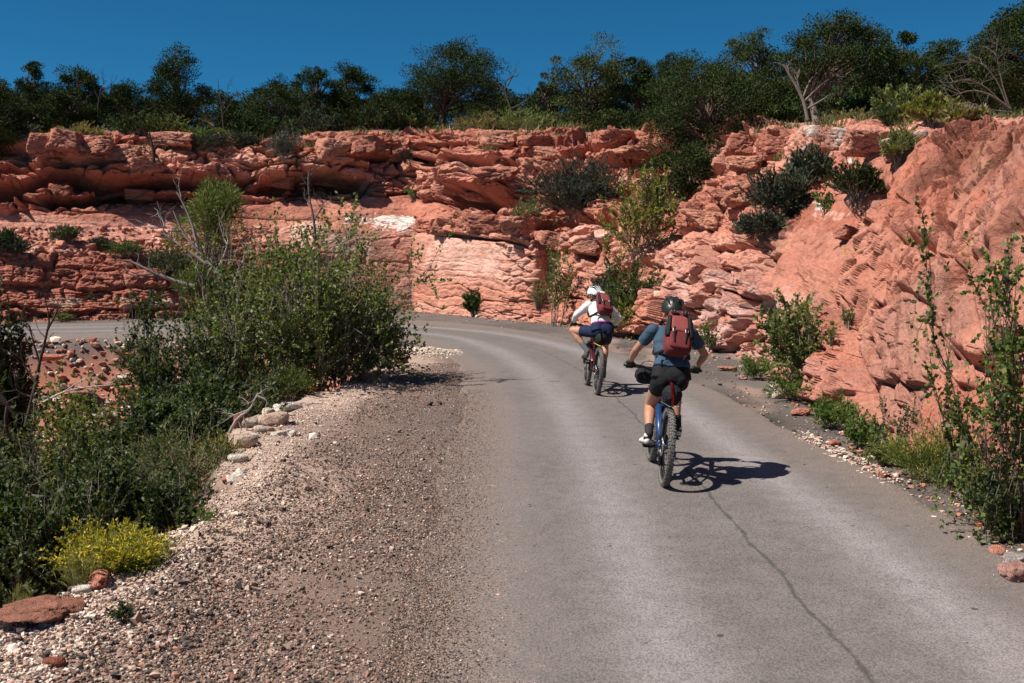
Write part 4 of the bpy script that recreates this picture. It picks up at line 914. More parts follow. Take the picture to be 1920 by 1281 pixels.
def conifer(name, label, cat, rect, Y, pal=G_PINE, clumps=80, tufts=130, group=None, seed=None, shape='round', bare=.18, trunk=(), trunk_col=BARK, lean=0.0, L=.095, Wl=.038, gap=.0, depth=.9, base_z=None, tr=.05, flat=.62, cr=.13):
    """pinyon or juniper: trunk, limbs to every clump, clumps of small needle tufts"""
    rng = np.random.default_rng(seed if seed is not None else int(rect[0] * 5 + rect[2] * 3 + rect[3]))
    cx = (rect[0] + rect[1]) / 2
    xw = P(cx, 640, Y).x; zb = drop(xw, Y) if base_z is None else base_z
    if base_z is not None: zb = base_z
    W = (rect[1] - rect[0]) / F * Y; H = P(cx, rect[2], Y).z - zb
    # clump centres in the crown's volume, crowded to its outside
    m = clumps * 6
    u = unit(rng.normal(size=(m, 3))); r = rng.uniform(.35, 1, m) ** .5
    Cn = u * r[:, None]
    if shape == 'flat': Cn = Cn[(Cn[:, 2] > -.55)]; Cn[:, 2] *= .8
    if shape == 'spire': k_ = 1 - .45 * np.clip(Cn[:, 2], 0, 1); Cn[:, :2] *= k_[:, None]
    lump = fbm(Cn * 1.6 + rng.uniform(0, 40, 3), 3, 5); Cn = Cn * (1 + .35 * lump)[:, None]
    Cn = Cn[rng.uniform(0, 1, len(Cn)) < sstep(gap - .25, gap + .1, fbm(Cn * 2.2 + rng.uniform(0, 40, 3), 2, 9) + .22)][:clumps]
    lo_, hi_ = np.percentile(Cn, 3, axis=0), np.percentile(Cn, 97, axis=0)
    Cn = (Cn - (lo_ + hi_) / 2) / ((hi_ - lo_) / 2)
    pad = cr * W
    hz0, hz1 = H * bare, H - pad * flat
    Cw = np.stack([Cn[:, 0] * (W / 2 - pad * .8), Cn[:, 1] * (W * depth / 2 - pad * .8), hz0 + (Cn[:, 2] * .5 + .5) * (hz1 - hz0)], 1)
    Cw[:, 0] += lean * Cw[:, 2]
    n = len(Cw)
    # trunk
    K = 9; tz_ = np.linspace(-.25, H * .78, K)
    wx = np.cumsum(rng.normal(0, .035 * H, K)) * .6; wy = np.cumsum(rng.normal(0, .03 * H, K)) * .6
    if trunk: wx = np.interp(np.linspace(0, 1, K), np.linspace(0, 1, len(trunk)), np.array(trunk) / F * Y)
    else: wx -= wx[1]; wx += lean * tz_
    Tp = np.stack([wx, wy - wy[0], tz_], 1)
    rt = tr * H * (1 - .82 * np.linspace(0, 1, K)); rt[0] *= 1.35
    # limbs
    zt = np.clip(Cw[:, 2] * rng.uniform(.35, .8, n), .05 * H, H * .72)
    st = np.stack([np.interp(zt, tz_, Tp[:, k]) for k in range(3)], 1)
    Kb = 7; q = np.linspace(0, 1, Kb)[None, :, None]
    mid = (st + Cw) / 2 + rng.normal(0, .05 * H, (n, 3)) + np.array([0, 0, .04 * H])
    Bp = st[:, None] * (1 - q) ** 2 + 2 * mid[:, None] * q * (1 - q) + Cw[:, None] * q ** 2 + rng.normal(0, .008 * H, (n, Kb, 3)) * np.sin(q * math.pi)
    Rb = (np.linspace(.26, .05, Kb)[None, :] * rng.uniform(.6, 1.2, (n, 1))) * tr * H
    root = empty(name, (xw, Y, zb), label, cat, group)
    v, f = join([tubes(Tp[None], rt[None], 8), tubes(Bp, Rb, 4)])
    tc = np.array(trunk_col)[None, :] * (1 + .35 * fbm(v * np.array([6, 6, 1.5]), 3, 7))[:, None]
    link('trunk', mesh_np('trunk', v, f, col=np.clip(tc, .01, .9)), M_BARK, root)
    # tufts
    m = n * tufts; ci_ = np.repeat(np.arange(n), tufts)
    u = unit(rng.normal(size=(m, 3))); r = rng.uniform(0, 1, m) ** .42
    rad = (pad * rng.uniform(.6, 1.3, n))[ci_]
    loc = u * r[:, None] * rad[:, None] * np.array([1.12, 1.12, flat])
    loc *= (1 + .4 * vnoise(loc * 6 / pad * .4 + ci_[:, None] * 3.7, 3))[:, None]
    Cc = Cw[ci_] + loc
    Ax = unit(u * .9 + np.array([0, 0, .45]) + rng.normal(0, .5, (m, 3)))
    V, Fq = leaf_quads(rng, Cc, Ax, L * rng.uniform(.6, 1.3, m), Wl * rng.uniform(.7, 1.3, m), .15)
    c_ = col_var(rng, m, *pal) * rng.uniform(.8, 1.2, n)[ci_][:, None]
    link('crown', mesh_np('crown', V, Fq, col=np.repeat(np.clip(c_, .004, .9), 4, 0)), M_NEEDLE, root)
    return root
def copy_tree(root, loc, rotz, sc, label, group):
    r = root.copy(); COL.objects.link(r); r.location = loc; r.rotation_euler = (0, 0, rotz); r.scale = (sc[0], sc[0], sc[1])
    r['label'] = label; r['group'] = group
    for ch in list(root.children):
        c_ = ch.copy(); COL.objects.link(c_); c_.parent = r
    return r
def snag(name, label, cat, lines, Y, r=.05, col=BARKP, group=None, twigs=10, seed=1, twig_len=.5, hang=False):
    """dead wood: hand-placed limbs given as picture polylines (px,py[,dY]) with small twigs"""
    rng = np.random.default_rng(seed); parts = []; allp = []
    for li, ln in enumerate(lines):
        pts = [P(q[0], q[1], Y + (q[2] if len(q) > 2 else 0)) for q in ln]
        c_ = catmull([p[:] for p in pts], 10)[None]
        rr = r * (1 if li == 0 else .55)
        parts.append(tubes(c_, np.linspace(rr, rr * .22, 10)[None], 6)); allp.append(c_)
    A_ = np.concatenate(allp)
    if twigs:
        c0, t0, _, _ = on_lines(rng, A_, twigs, .35, 1.0)
        S2 = grow(rng, c0, unit(t0 + rng.normal(0, .7, (twigs, 3)) + np.array([0, 0, .3])), rng.uniform(.4, 1.2, twigs) * twig_len, 6, .28, .05)
        parts.append(tubes(S2, np.linspace(r * .2, r * .06, 6)[None] * np.ones((twigs, 1)), 4))
        c1, t1, _, _ = on_lines(rng, S2, twigs * 2, .3, 1.0)
        S3 = grow(rng, c1, unit(t1 + rng.normal(0, .7, (twigs * 2, 3))), rng.uniform(.2, .6, twigs * 2) * twig_len, 4, .25, .03)
        parts.append(tubes(S3, np.linspace(r * .10, r * .04, 4)[None] * np.ones((twigs * 2, 1)), 3))
    v, f = join(parts); o0 = np.array(P(*lines[0][0][:2], Y)[:])
    v = v - o0
    c_ = np.array(col)[None, :] * (1 + .3 * fbm(v * 5, 3, 3))[:, None]
    o = link(name, mesh_np(name, v, f, col=np.clip(c_, .01, .9)), M_BARK); o.location = o0
    return tag(o, label, cat, group)
# ------------------------------------------------------------------ trees on the rim
GT = 'pinyons and junipers along the rim'
conifer('pinyon_tree', 'tall pinyon with a lopsided flat crown and bare dark trunk in the middle', 'tree', (770, 938, 74, 250), 45, clumps=95, tufts=240, group=GT, shape='flat', bare=.40, trunk=(-22, -20, -24, -14, 6, 20, 34), trunk_col=DARKB, gap=.02, seed=12, tr=.045)
conifer('juniper_tree', 'full round juniper with yellowish tips, first big one right of the tall pinyon', 'tree', (1030, 1170, 92, 250), 43, pal=([(.055, .075, .028), (.075, .095, .032), (.035, .055, .022), (.14, .13, .04)], [4, 3, 3, 1.2]), clumps=110, tufts=224, group=GT, bare=.05, seed=22)
conifer('juniper_tree', 'dark spreading juniper hanging over the ravine, its lower boughs below the rim', 'tree', (1205, 1440, 118, 345), 33.5, clumps=170, tufts=240, group=GT, bare=.30, seed=31, trunk=(-5, 0, 10, 6, -2, 4), trunk_col=BARK, L=.08, Wl=.034, base_z=float(P(1300, 345, 33.5).z), cr=.11)
conifer('juniper_tree', 'low dark juniper filling the ravine beneath the overhanging one', 'tree', (1205, 1365, 262, 385), 32.2, clumps=80, tufts=208, group=GT, bare=.02, seed=33, L=.09, Wl=.04, base_z=float(P(1285, 385, 32.2).z), cr=.13)
conifer('pinyon_tree', 'round topped pinyon behind the ledge blocks, left of the twisted juniper', 'tree', (1345, 1465, 70, 240), 41, pal=([(.055, .075, .028), (.075, .095, .032), (.04, .06, .022)], [4, 3, 3]), clumps=75, tufts=208, group=GT, bare=.35, seed=41, gap=.03)
conifer('juniper_tree', 'tallest twisted juniper with a bleached leaning trunk on the right part of the rim', 'tree', (1462, 1640, 30, 232), 31.5, clumps=120, tufts=208, group=GT, shape='flat', bare=.46, seed=52, trunk=(-30, -27, -38, -34, -10, 8, 20), trunk_col=(.22, .175, .145), L=.08, Wl=.034, tr=.045, gap=.03)
conifer('juniper_tree', 'bushy juniper right behind the twisted juniper', 'tree', (1590, 1700, 66, 235), 34, clumps=80, tufts=208, group=GT, bare=.08, seed=53, L=.085)
conifer('juniper_tree', 'blunt topped juniper between the bushy one and the big tree at the right edge', 'tree', (1650, 1780, 95, 230), 31, clumps=80, tufts=208, group=GT, bare=.05, seed=54, L=.08)
conifer('pinyon_tree', 'big dark pinyon at the right edge, cut by the picture border', 'tree', (1812, 2000, 8, 215), 21.5, clumps=110, tufts=272, group=GT, bare=.22, seed=61, L=.065, Wl=.026, gap=.04, trunk=(40, 36, 44, 30, 10), tr=.04)
conifer('pinyon_tree', 'smaller pinyon tucked left of the big one at the right edge', 'tree', (1745, 1862, 78, 215), 24.5, clumps=80, tufts=224, group=GT, bare=.10, seed=62, L=.07, Wl=.028)
conifer('juniper_tree', 'high open topped juniper on the left half of the rim', 'tree', (292, 408, 100, 255), 45, clumps=90, tufts=208, group=GT, shape='spire', bare=.10, seed=71)
conifer('juniper_tree', 'very dark round juniper second from the left end of the rim', 'tree', (98, 205, 128, 255), 42, clumps=90, tufts=208, group=GT, bare=.05, seed=72)
conifer('juniper_tree', 'ragged juniper at the left end of the rim with one arm sticking up', 'tree', (30, 112, 122, 260), 43, clumps=70, tufts=208, group=GT, shape='spire', bare=.05, seed=73)
conifer('juniper_tree', 'black green juniper leaning out at the left border', 'tree', (-60, 62, 143, 290), 38.5, clumps=90, tufts=208, group=GT, bare=.03, seed=74, base_z=float(P(0, 290, 38.5).z))
conifer('juniper_tree', 'round crowned juniper left one of the two knobs before the middle gap', 'tree', (560, 640, 128, 250), 47, clumps=70, tufts=192, group=GT, bare=.2, seed=75)
conifer('pinyon_tree', 'pinyon with a mushroom crown, right one of the two knobs before the middle gap', 'tree', (628, 712, 122, 250), 47.5, clumps=70, tufts=192, group=GT, shape='flat', bare=.35, seed=76)
conifer('juniper_tree', 'wide low juniper under the two knobs', 'tree', (470, 590, 152, 255), 45, clumps=80, tufts=208, group=GT, bare=.02, seed=77)
conifer('juniper_tree', 'dense low juniper at the foot of the tall pinyon, on its left', 'tree', (690, 800, 165, 252), 45.5, clumps=80, tufts=208, group=GT, bare=.02, seed=78)
conifer('juniper_tree', 'pointed juniper second to the right of the yellowish one', 'tree', (1150, 1235, 112, 250), 43.5, clumps=70, tufts=208, group=GT, shape='spire', bare=.05, seed=79)
conifer('juniper_tree', 'juniper with a broad top peeping over the overhanging one', 'tree', (1215, 1340, 105, 240), 44, clumps=80, tufts=208, group=GT, bare=.1, seed=80)
conifer('juniper_tree', 'thin juniper standing behind the dead snag', 'tree', (985, 1050, 150, 252), 47, clumps=50, tufts=192, group=GT, bare=.1, seed=81)
conifer('juniper_tree', 'dim juniper right behind the tall pinyon trunk', 'tree', (880, 985, 160, 252), 49, clumps=70, tufts=192, group=GT, bare=.05, seed=82)
conifer('juniper_tree', 'squat juniper between the left round one and the open topped one', 'tree', (195, 300, 158, 255), 44, clumps=70, tufts=208, group=GT, bare=.03, seed=83)
# the crowded belt behind: copies of a few, nothing tells them apart
rng = np.random.default_rng(77)
protos = [conifer('juniper_tree', 'dark juniper in the crowded belt behind the rim trees', 'tree', (800, 930, 150, 250), 58, clumps=60, tufts=144, bare=.03, seed=300 + k, L=.16, Wl=.075, group='junipers in the belt behind') for k in range(3)]
BELT = [(x, 52 + (k % 3) * 4.5) for k, x in enumerate(range(-140, 1330, 62))] + [(x, 44 + (k % 3) * 4) for k, x in enumerate(range(1340, 2120, 70))]
for k, (px, Y) in enumerate(BELT):
    p = P(px, 640, Y); zb = drop(p.x, Y); top = float(np.interp(px, [-140, 0, 250, 450, 720, 980, 1200, 1400, 1700, 2100], [140, 146, 160, 168, 166, 160, 130, 108, 108, 100])) + rng.uniform(-6, 16)
    H = P(px, top, Y).z - zb
    sc = (rng.uniform(.85, 1.15) * (.9 if H < 3.5 else 1.05), H / 4.1)
    if k < 3: 
        r = protos[k]; r.location = (p.x, Y, zb); r.scale = (sc[0], sc[0], sc[1])
    else: copy_tree(protos[k % 3], (p.x, Y, zb), rng.uniform(0, 6.28), sc, 'dark juniper in the crowded belt behind the rim trees', 'junipers in the belt behind')
# dead wood on the rim
snag('dead_tree', 'grey dead snag with forked bare limbs right of the tall pinyon', 'dead tree', [[(962, 240), (958, 205), (948, 175), (950, 150), (972, 142)], [(950, 178), (935, 160), (925, 150)], [(952, 160), (960, 145), (968, 130)], [(957, 205), (985, 190), (1000, 175)]], 43.5, .07, (.08, .068, .058), twigs=14, twig_len=.6, seed=3)
snag('dead_tree', 'thin bare snag poking up right of the open topped juniper', 'dead tree', [[(420, 250), (416, 205), (410, 165), (408, 148)], [(416, 205), (424, 175), (428, 155)], [(415, 220), (435, 190), (442, 178)]], 43, .035, (.07, .06, .052), twigs=16, twig_len=.5, seed=4)
snag('dead_tree', 'spiky bare branches between the two leftmost rim junipers', 'dead tree', [[(185, 250), (184, 200), (190, 165), (200, 150)], [(186, 190), (176, 165), (172, 145)], [(187, 180), (205, 160), (212, 156)]], 41.5, .04, (.06, .052, .046), twigs=18, twig_len=.6, seed=5)
snag('dead_tree', 'tangle of bare grey branches below the big pinyon at the right edge', 'dead tree', [[(1895, 205), (1860, 180), (1825, 170), (1790, 178)], [(1880, 195), (1850, 165), (1815, 150), (1780, 155)], [(1890, 200), (1868, 150), (1840, 120), (1815, 115)], [(1895, 205), (1880, 160), (1870, 110), (1862, 85)], [(1895, 210), (1855, 205), (1815, 192), (1795, 195)]], 20.2, .030, (.15, .125, .11), twigs=46, twig_len=.7, seed=6)
snag('dead_tree', 'bleached bare limbs in front of the twisted juniper crown', 'dead tree', [[(1515, 225), (1505, 185), (1480, 140), (1468, 120)], [(1505, 185), (1520, 150), (1540, 130)], [(1508, 190), (1545, 155), (1575, 135)], [(1512, 205), (1560, 178), (1590, 172)], [(1503, 180), (1495, 150), (1500, 128)]], 30.9, .07, (.22, .18, .15), twigs=18, twig_len=.6, seed=7)
snag('dead_pine', 'little dark half dead pine growing out of the left ledges', 'dead tree', [[(288, 305), (287, 285), (283, 262), (279, 250)], [(286, 290), (272, 282), (258, 280)], [(286, 280), (298, 270), (306, 262)]], 38.0, .07, DARKB, twigs=26, twig_len=.45, seed=8)
snag('dead_branch', 'grey dead roots trailing over the rocks left of the yellow green sapling', 'dead branch', [[(1150, 440), (1110, 452), (1070, 462)], [(1130, 446), (1150, 465), (1180, 478)]], 31.0, .05, (.18, .14, .12), twigs=10, twig_len=.5, seed=9)

# ------------------------------------------------------------------ shrubs on the rock
sage = dict(pal=G_SAGE, stem_n=44, twig_n=520, leaf_n=16000, L=.085, Wl=.024, spread=-.6, wob=.16, twist=.8, erect=True, leaf_lo=.25, stem_col=(.2, .17, .15), mat=M_NEEDLE)
GS = 'shrubs growing on the cliff'
shrub('sage_shrub', 'largest dark grey green sage, on the slope above the far rider', 'shrub', (1000, 1152, 292, 412), group=GS, **{**sage, 'leaf_n': 36000, 'twig_n': 900, 'pal': ([(.050, .062, .046), (.036, .046, .034), (.075, .085, .06)], [4, 3, 2])})
shrub('grass_clump', 'light green grassy clump at the left foot of the largest sage', 'shrub', (962, 1015, 372, 418), pal=([(.14, .16, .07), (.19, .19, .09), (.10, .12, .05)], [3, 2, 2]), stem_n=60, twig_n=120, leaf_n=2500, L=.12, Wl=.02, erect=True, group=GS)
shrub('sage_shrub', 'tall grey green sage in front of the ledge blocks', 'shrub', (1412, 1512, 318, 412), group=GS, **sage)
shrub('sage_shrub', 'grey green sage just behind and above the tall one', 'shrub', (1482, 1552, 278, 345), group=GS, **{**sage, 'leaf_n': 11900})
shrub('sage_shrub', 'low dull sage at the foot of the tall one', 'shrub', (1390, 1470, 398, 448), group=GS, **{**sage, 'leaf_n': 10200})
shrub('dark_shrub', 'dark green mounded shrub on the crest of the right hand slope', 'shrub', (1562, 1655, 300, 372), pal=G_PINE, stem_n=60, twig_n=400, leaf_n=9000, L=.06, Wl=.018, spread=1.1, erect=True, group=GS, mat=M_NEEDLE)
shrub('rabbitbrush', 'yellow green brush left of the block with the white scar', 'shrub', (1658, 1718, 238, 308), pal=([(.17, .18, .06), (.22, .21, .08), (.12, .14, .045)], [3, 2, 2]), stem_n=70, twig_n=300, leaf_n=6000, L=.07, Wl=.014, erect=True, group=GS)
shrub('sapling', 'tall yellow green sapling in the ravine below the overhanging juniper', 'shrub', (1138, 1262, 318, 486), pal=G_YEL, stem_n=14, twig_n=220, leaf_n=7500, L=.085, Wl=.055, spread=-.6, twist=1.0, wob=.2, group=GS, clump=.25, r0=.022)
shrub('roadside_bush', 'dark and yellow green bush by the road between the two riders', 'shrub', (1135, 1240, 478, 632), pal=([(.05, .085, .022), (.035, .06, .018), (.12, .14, .03)], [4, 3, 2]), stem_n=24, twig_n=420, leaf_n=14000, L=.075, Wl=.038, spread=-.6, twist=1.0, wob=.2, group=GS, clump=.25)
shrub('yellow_shrub', 'yellow leaved shrub low beside the far rider, right of her wheel line', 'shrub', (1150, 1245, 560, 634), pal=G_YEL, stem_n=24, twig_n=260, leaf_n=6500, L=.06, Wl=.038, spread=-.6, twist=.9, wob=.2, group=GS)
shrub('sapling', 'slender sapling against the rock left of the far rider', 'shrub', (1022, 1084, 455, 612), pal=G_LEAF, stem_n=9, twig_n=90, leaf_n=2400, L=.085, Wl=.05, spread=.35, up=.10, group=GS, clump=.3, r0=.02)
shrub('grey_bush', 'greyish thin bush behind the far rider helmet', 'shrub', (1105, 1160, 500, 590), group=GS, **{**sage, 'leaf_n': 5950, 'twig_n': 200})
shrub('young_juniper', 'small egg shaped green juniper at the foot of the pale wall', 'shrub', (872, 909, 542, 594), pal=([(.055, .095, .022), (.04, .07, .018), (.09, .12, .03)], [4, 3, 2]), stem_n=40, twig_n=260, leaf_n=6000, L=.09, Wl=.04, spread=.55, erect=True, group=GS, mat=M_NEEDLE, sink=.1)
shrub('grass_tuft', 'tiny green tuft on the slickrock beside the small round rock', 'grass tuft', (762, 790, 348, 378), pal=G_HERB, stem_n=40, twig_n=60, leaf_n=900, L=.12, Wl=.02, erect=True, group=GS)
shrub('grey_shrub', 'twiggy silver grey shrub at the rim left of the cracked boulder', 'shrub', (505, 562, 245, 300), group=GS, **{**sage, 'pal': ([(.12, .12, .10), (.085, .09, .07)], [1, 1]), 'leaf_n': 7140, 'stem_col': (.32, .29, .26)})
shrub('low_shrub', 'low dark shrub on the left rim ledge, left of two', 'shrub', (366, 432, 248, 282), group=GS, **{**sage, 'leaf_n': 8500})
shrub('low_shrub', 'low dark shrub on the left rim ledge, right of two', 'shrub', (432, 480, 248, 278), group=GS, **{**sage, 'leaf_n': 6800})
shrub('tumble_bush', 'dead black twig tangle on the block below the tall pinyon', 'shrub', (740, 778, 268, 302), pal=([(.05, .035, .03)], [1]), stem_n=60, twig_n=220, leaf_n=300, L=.06, Wl=.015, spread=1.3, stem_col=(.06, .045, .04), group=GS)
shrub('bench_bush', 'round sage green bush on the left bench', 'shrub', (104, 146, 424, 455), group=GS, **{**sage, 'pal': ([(.14, .155, .085), (.10, .12, .06)], [1, 1]), 'leaf_n': 7650})
shrub('bench_bush', 'flat green bush on the bench right of the round one', 'shrub', (206, 262, 452, 478), group=GS, **{**sage, 'pal': G_LEAF, 'leaf_n': 6120})
shrub('bench_bush', 'small dark bush between the round and the flat bench bushes', 'shrub', (174, 206, 446, 470), group=GS, **{**sage, 'leaf_n': 4250})
shrub('bench_bush', 'large bush on the bench behind the grey leaning trunk', 'shrub', (284, 372, 462, 530), group=GS, **{**sage, 'pal': ([(.10, .125, .06), (.06, .085, .035), (.14, .16, .09)], [3, 3, 2]), 'leaf_n': 13600})
shrub('bench_bush', 'dark green bush at the left border above the road cut', 'shrub', (-30, 26, 428, 470), group=GS, **{**sage, 'pal': G_DARK, 'leaf_n': 8500})
shrub('bench_bush', 'dull bush just below the dark one at the left border', 'shrub', (8, 50, 448, 478), group=GS, **{**sage, 'leaf_n': 5100})
shrub('weed', 'tiny weed at the foot of the left road cut', 'weed', (104, 136, 586, 604), pal=G_LEAF, stem_n=30, twig_n=60, leaf_n=1200, L=.07, Wl=.02, group=GS)
shrub('grass_tuft', 'dry yellowish tuft hanging right of the pale wall', 'grass tuft', (998, 1022, 530, 575), pal=G_STRAW, stem_n=50, twig_n=40, leaf_n=1100, L=.14, Wl=.015, erect=True, group=GS)
shrub('weed', 'thin green weed on the rock right of the near rider shoulder', 'weed', (1308, 1340, 598, 662), pal=G_HERB, stem_n=12, twig_n=60, leaf_n=1100, L=.05, Wl=.03, spread=.4, group=GS)
shrub('weed', 'little leafy weed hanging on the slope above the leafy roadside shrub', 'weed', (1528, 1568, 362, 402), pal=G_HERB, stem_n=14, twig_n=50, leaf_n=700, L=.06, Wl=.04, group=GS)
shrub('weed', 'small pale green weed beside a dead twig right of the leafy roadside shrub', 'weed', (1580, 1602, 580, 608), pal=G_HERB, stem_n=16, twig_n=40, leaf_n=600, L=.035, Wl=.016, group=GS)
shrub('weed', 'small round weed on the rock foot above the green herbs', 'weed', (1544, 1566, 612, 648), pal=G_YEL, stem_n=20, twig_n=50, leaf_n=800, L=.03, Wl=.014, group=GS)
# rim undergrowth: dry grass and low brush nobody could count
def grass_field(name, label, pts, pal, seed, L=.32, Wl=.02, per=26, r=.18):
    rng = np.random.default_rng(seed); n = len(pts) * per
    c0 = np.repeat(np.array(pts), per, 0) + rng.normal(0, r, (n, 3)) * np.array([1, 1, .02])
    ax = unit(rng.normal(0, .45, (n, 3)) * np.array([1, 1, .2]) + np.array([0, 0, 1]))
    V, Fq = leaf_quads(rng, c0, ax, L * rng.uniform(.5, 1.3, n), Wl * rng.uniform(.7, 1.4, n), .1)
    o = link(name, mesh_np(name, V, Fq, col=np.repeat(col_var(rng, n, *pal), 4, 0)), M_LEAF)
    return tag(o, label, None, None, 'stuff')
rng = np.random.default_rng(15); pts = []
for k in range(520):
    px = rng.uniform(-60, 1900); Y = rng.uniform(39.5, 50) if px < 1250 else rng.uniform(25, 38)
    x = P(px, 640, Y).x; z = drop(x, Y)
    if P(px, 240, Y).z - .9 < z < P(px, 175, Y).z + 2: pts.append((x, Y, z - .02))
grass_field('dry_grass', 'dry yellowish grass along the rim under the trees', pts, ([(.20, .17, .08), (.11, .12, .045), (.065, .08, .03), (.28, .23, .12)], [3, 3, 3, 1]), 4, .32, .03)
for k, (x0, x1, t, b, y, lab) in enumerate([(120, 190, 222, 252, 40.5, 'olive grass clump on the rim at the left, under the round juniper'), (345, 420, 224, 252, 42.0, 'bright green brush on the rim under the open topped juniper'), (858, 940, 214, 250, 43.6, 'straw coloured grass clump right of the tall pinyon trunk'), (935, 1030, 205, 252, 43, 'olive green brush between the snag and the yellowish juniper'), (1562, 1640, 210, 244, 30, 'straw and yellow brush right of the bleached leaning trunk'), (1640, 1720, 190, 240, 26, 'dark olive brush on the rim above the long pale red block'), (1700, 1790, 182, 232, 21, 'yellow green leafy brush left of the thin dark slab'), (1778, 1840, 190, 220, 18.6, 'yellow dry grass behind the thin dark slab')]):
    pal = [G_STRAW, G_HERB, G_STRAW, G_TAM, G_STRAW, G_DARK, G_YEL, G_STRAW][k]
    x = P((x0 + x1) / 2, 640, y).x; zb = drop(x, y)
    r = shrub('rim_brush', lab, 'brush', (x0, x1, t, b), pal, 60, 260, 4500, .12, .03, 1.0, erect=True, group='brush on the rim', Y=y)
    r.location.z = min(r.location.z, zb + .05)
for k, (px, t, y) in enumerate([(30, 215, 40.8), (250, 205, 41.5), (300, 215, 42), (470, 208, 43), (520, 212, 43.3), (590, 205, 44), (650, 200, 44.5), (720, 205, 45), (770, 210, 45.3), (1180, 205, 41.5), (1330, 195, 38.5), (1420, 190, 37), (1480, 200, 34.5), (1600, 185, 33), (1690, 180, 29.5)]):
    x = P(px, 640, y).x; zb = drop(x, y)
    r = shrub('rim_shrub', 'dark low shrub filling the gaps between the rim trees', 'shrub', (px - 42, px + 42, t, 252), [G_PINE, G_DARK, G_TAM][k % 3] if k % 5 else G_SAGE, 50, 260, 5200, .13, .045, .9, erect=True, group='low shrubs between the rim trees', Y=y, mat=M_NEEDLE)
    r.location.z = zb - .1

# ------------------------------------------------------------------ gully and roadside plants
GG = 'shrubs crowding the gully'
def gully(name, label, rect, Y, zb=None, **kw):
    """plant whose foot is hidden down in the gully"""
    cx = (rect[0] + rect[1]) / 2; x = P(cx, 640, Y).x
    z = tz(x, Y) if zb is None else zb
    foot = 640.5 - F * math.tan(math.atan2(z - CAMH, Y) + PITCH)
    return shrub(name, label, 'shrub', (rect[0], rect[1], rect[2], foot), Y=Y, group=GG, **kw)
gully('leafy_bush', 'largest leafy bush, bending over the shoulder in the middle left', (385, 742, 408, 735), 16.8, pal=G_LEAF, stem_n=36, twig_n=1100, leaf_n=43000, L=0.0667, Wl=0.0432, spread=-.62, wob=.2, base_r=.2, twist=1.05, r0=.02, stem_col=(.25, .21, .18), clump=.35, shift=.07)
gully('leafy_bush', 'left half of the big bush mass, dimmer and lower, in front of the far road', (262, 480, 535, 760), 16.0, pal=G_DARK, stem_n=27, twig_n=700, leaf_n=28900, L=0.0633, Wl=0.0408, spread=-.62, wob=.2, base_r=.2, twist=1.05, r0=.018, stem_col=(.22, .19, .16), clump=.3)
gully('leafy_bush', 'low right skirt of the big bush next to the maroon boulder', (590, 742, 530, 725), 17.0, pal=G_LEAF, stem_n=18, twig_n=420, leaf_n=16150, L=0.0633, Wl=0.0408, spread=-.62, wob=.2, base_r=.2, twist=1.05, r0=.014, clump=.3)
conifer('tamarisk', 'feathery yellow green tamarisk rising behind the big bush', 'tree', (335, 465, 338, 600), 20.5, pal=G_TAM, clumps=46, tufts=420, bare=.42, seed=91, L=.13, Wl=.014, flat=1.15, cr=.17, gap=.08, group=GG, base_z=-1.2, tr=.02, trunk_col=(.25, .21, .18))
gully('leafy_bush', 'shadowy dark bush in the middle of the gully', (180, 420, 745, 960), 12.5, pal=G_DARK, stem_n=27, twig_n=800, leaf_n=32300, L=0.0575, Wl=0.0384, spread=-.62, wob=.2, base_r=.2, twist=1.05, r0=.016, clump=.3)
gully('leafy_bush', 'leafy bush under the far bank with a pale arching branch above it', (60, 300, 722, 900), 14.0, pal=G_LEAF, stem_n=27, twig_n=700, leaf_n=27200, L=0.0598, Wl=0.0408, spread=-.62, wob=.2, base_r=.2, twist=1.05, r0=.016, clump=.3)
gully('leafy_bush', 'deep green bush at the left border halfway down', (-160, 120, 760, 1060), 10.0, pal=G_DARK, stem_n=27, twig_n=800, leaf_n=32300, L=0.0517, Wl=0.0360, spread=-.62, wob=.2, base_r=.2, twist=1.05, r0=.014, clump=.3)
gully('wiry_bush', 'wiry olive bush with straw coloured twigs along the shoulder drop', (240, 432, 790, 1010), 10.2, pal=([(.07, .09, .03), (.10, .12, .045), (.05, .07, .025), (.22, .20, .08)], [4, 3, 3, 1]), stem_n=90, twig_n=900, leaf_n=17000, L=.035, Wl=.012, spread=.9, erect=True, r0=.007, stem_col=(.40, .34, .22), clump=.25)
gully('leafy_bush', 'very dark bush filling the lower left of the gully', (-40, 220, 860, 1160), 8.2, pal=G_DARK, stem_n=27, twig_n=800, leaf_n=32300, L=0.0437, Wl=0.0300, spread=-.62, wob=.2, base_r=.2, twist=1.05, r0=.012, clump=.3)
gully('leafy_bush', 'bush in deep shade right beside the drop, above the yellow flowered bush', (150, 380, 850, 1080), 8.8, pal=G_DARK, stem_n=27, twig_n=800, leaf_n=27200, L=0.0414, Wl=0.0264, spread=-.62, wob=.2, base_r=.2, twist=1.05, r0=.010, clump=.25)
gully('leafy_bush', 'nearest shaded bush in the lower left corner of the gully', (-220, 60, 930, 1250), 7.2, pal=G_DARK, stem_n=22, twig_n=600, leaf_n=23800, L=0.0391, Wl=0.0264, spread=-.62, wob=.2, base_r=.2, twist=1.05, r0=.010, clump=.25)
gully('dark_bush', 'dense black green bush at the left border beside the far road', (-60, 52, 560, 800), 17.5, pal=([(.035, .06, .02), (.025, .042, .016), (.055, .08, .03)], [4, 3, 1]), stem_n=22, twig_n=600, leaf_n=27200, L=0.0805, Wl=0.0360, spread=.6, r0=.015)
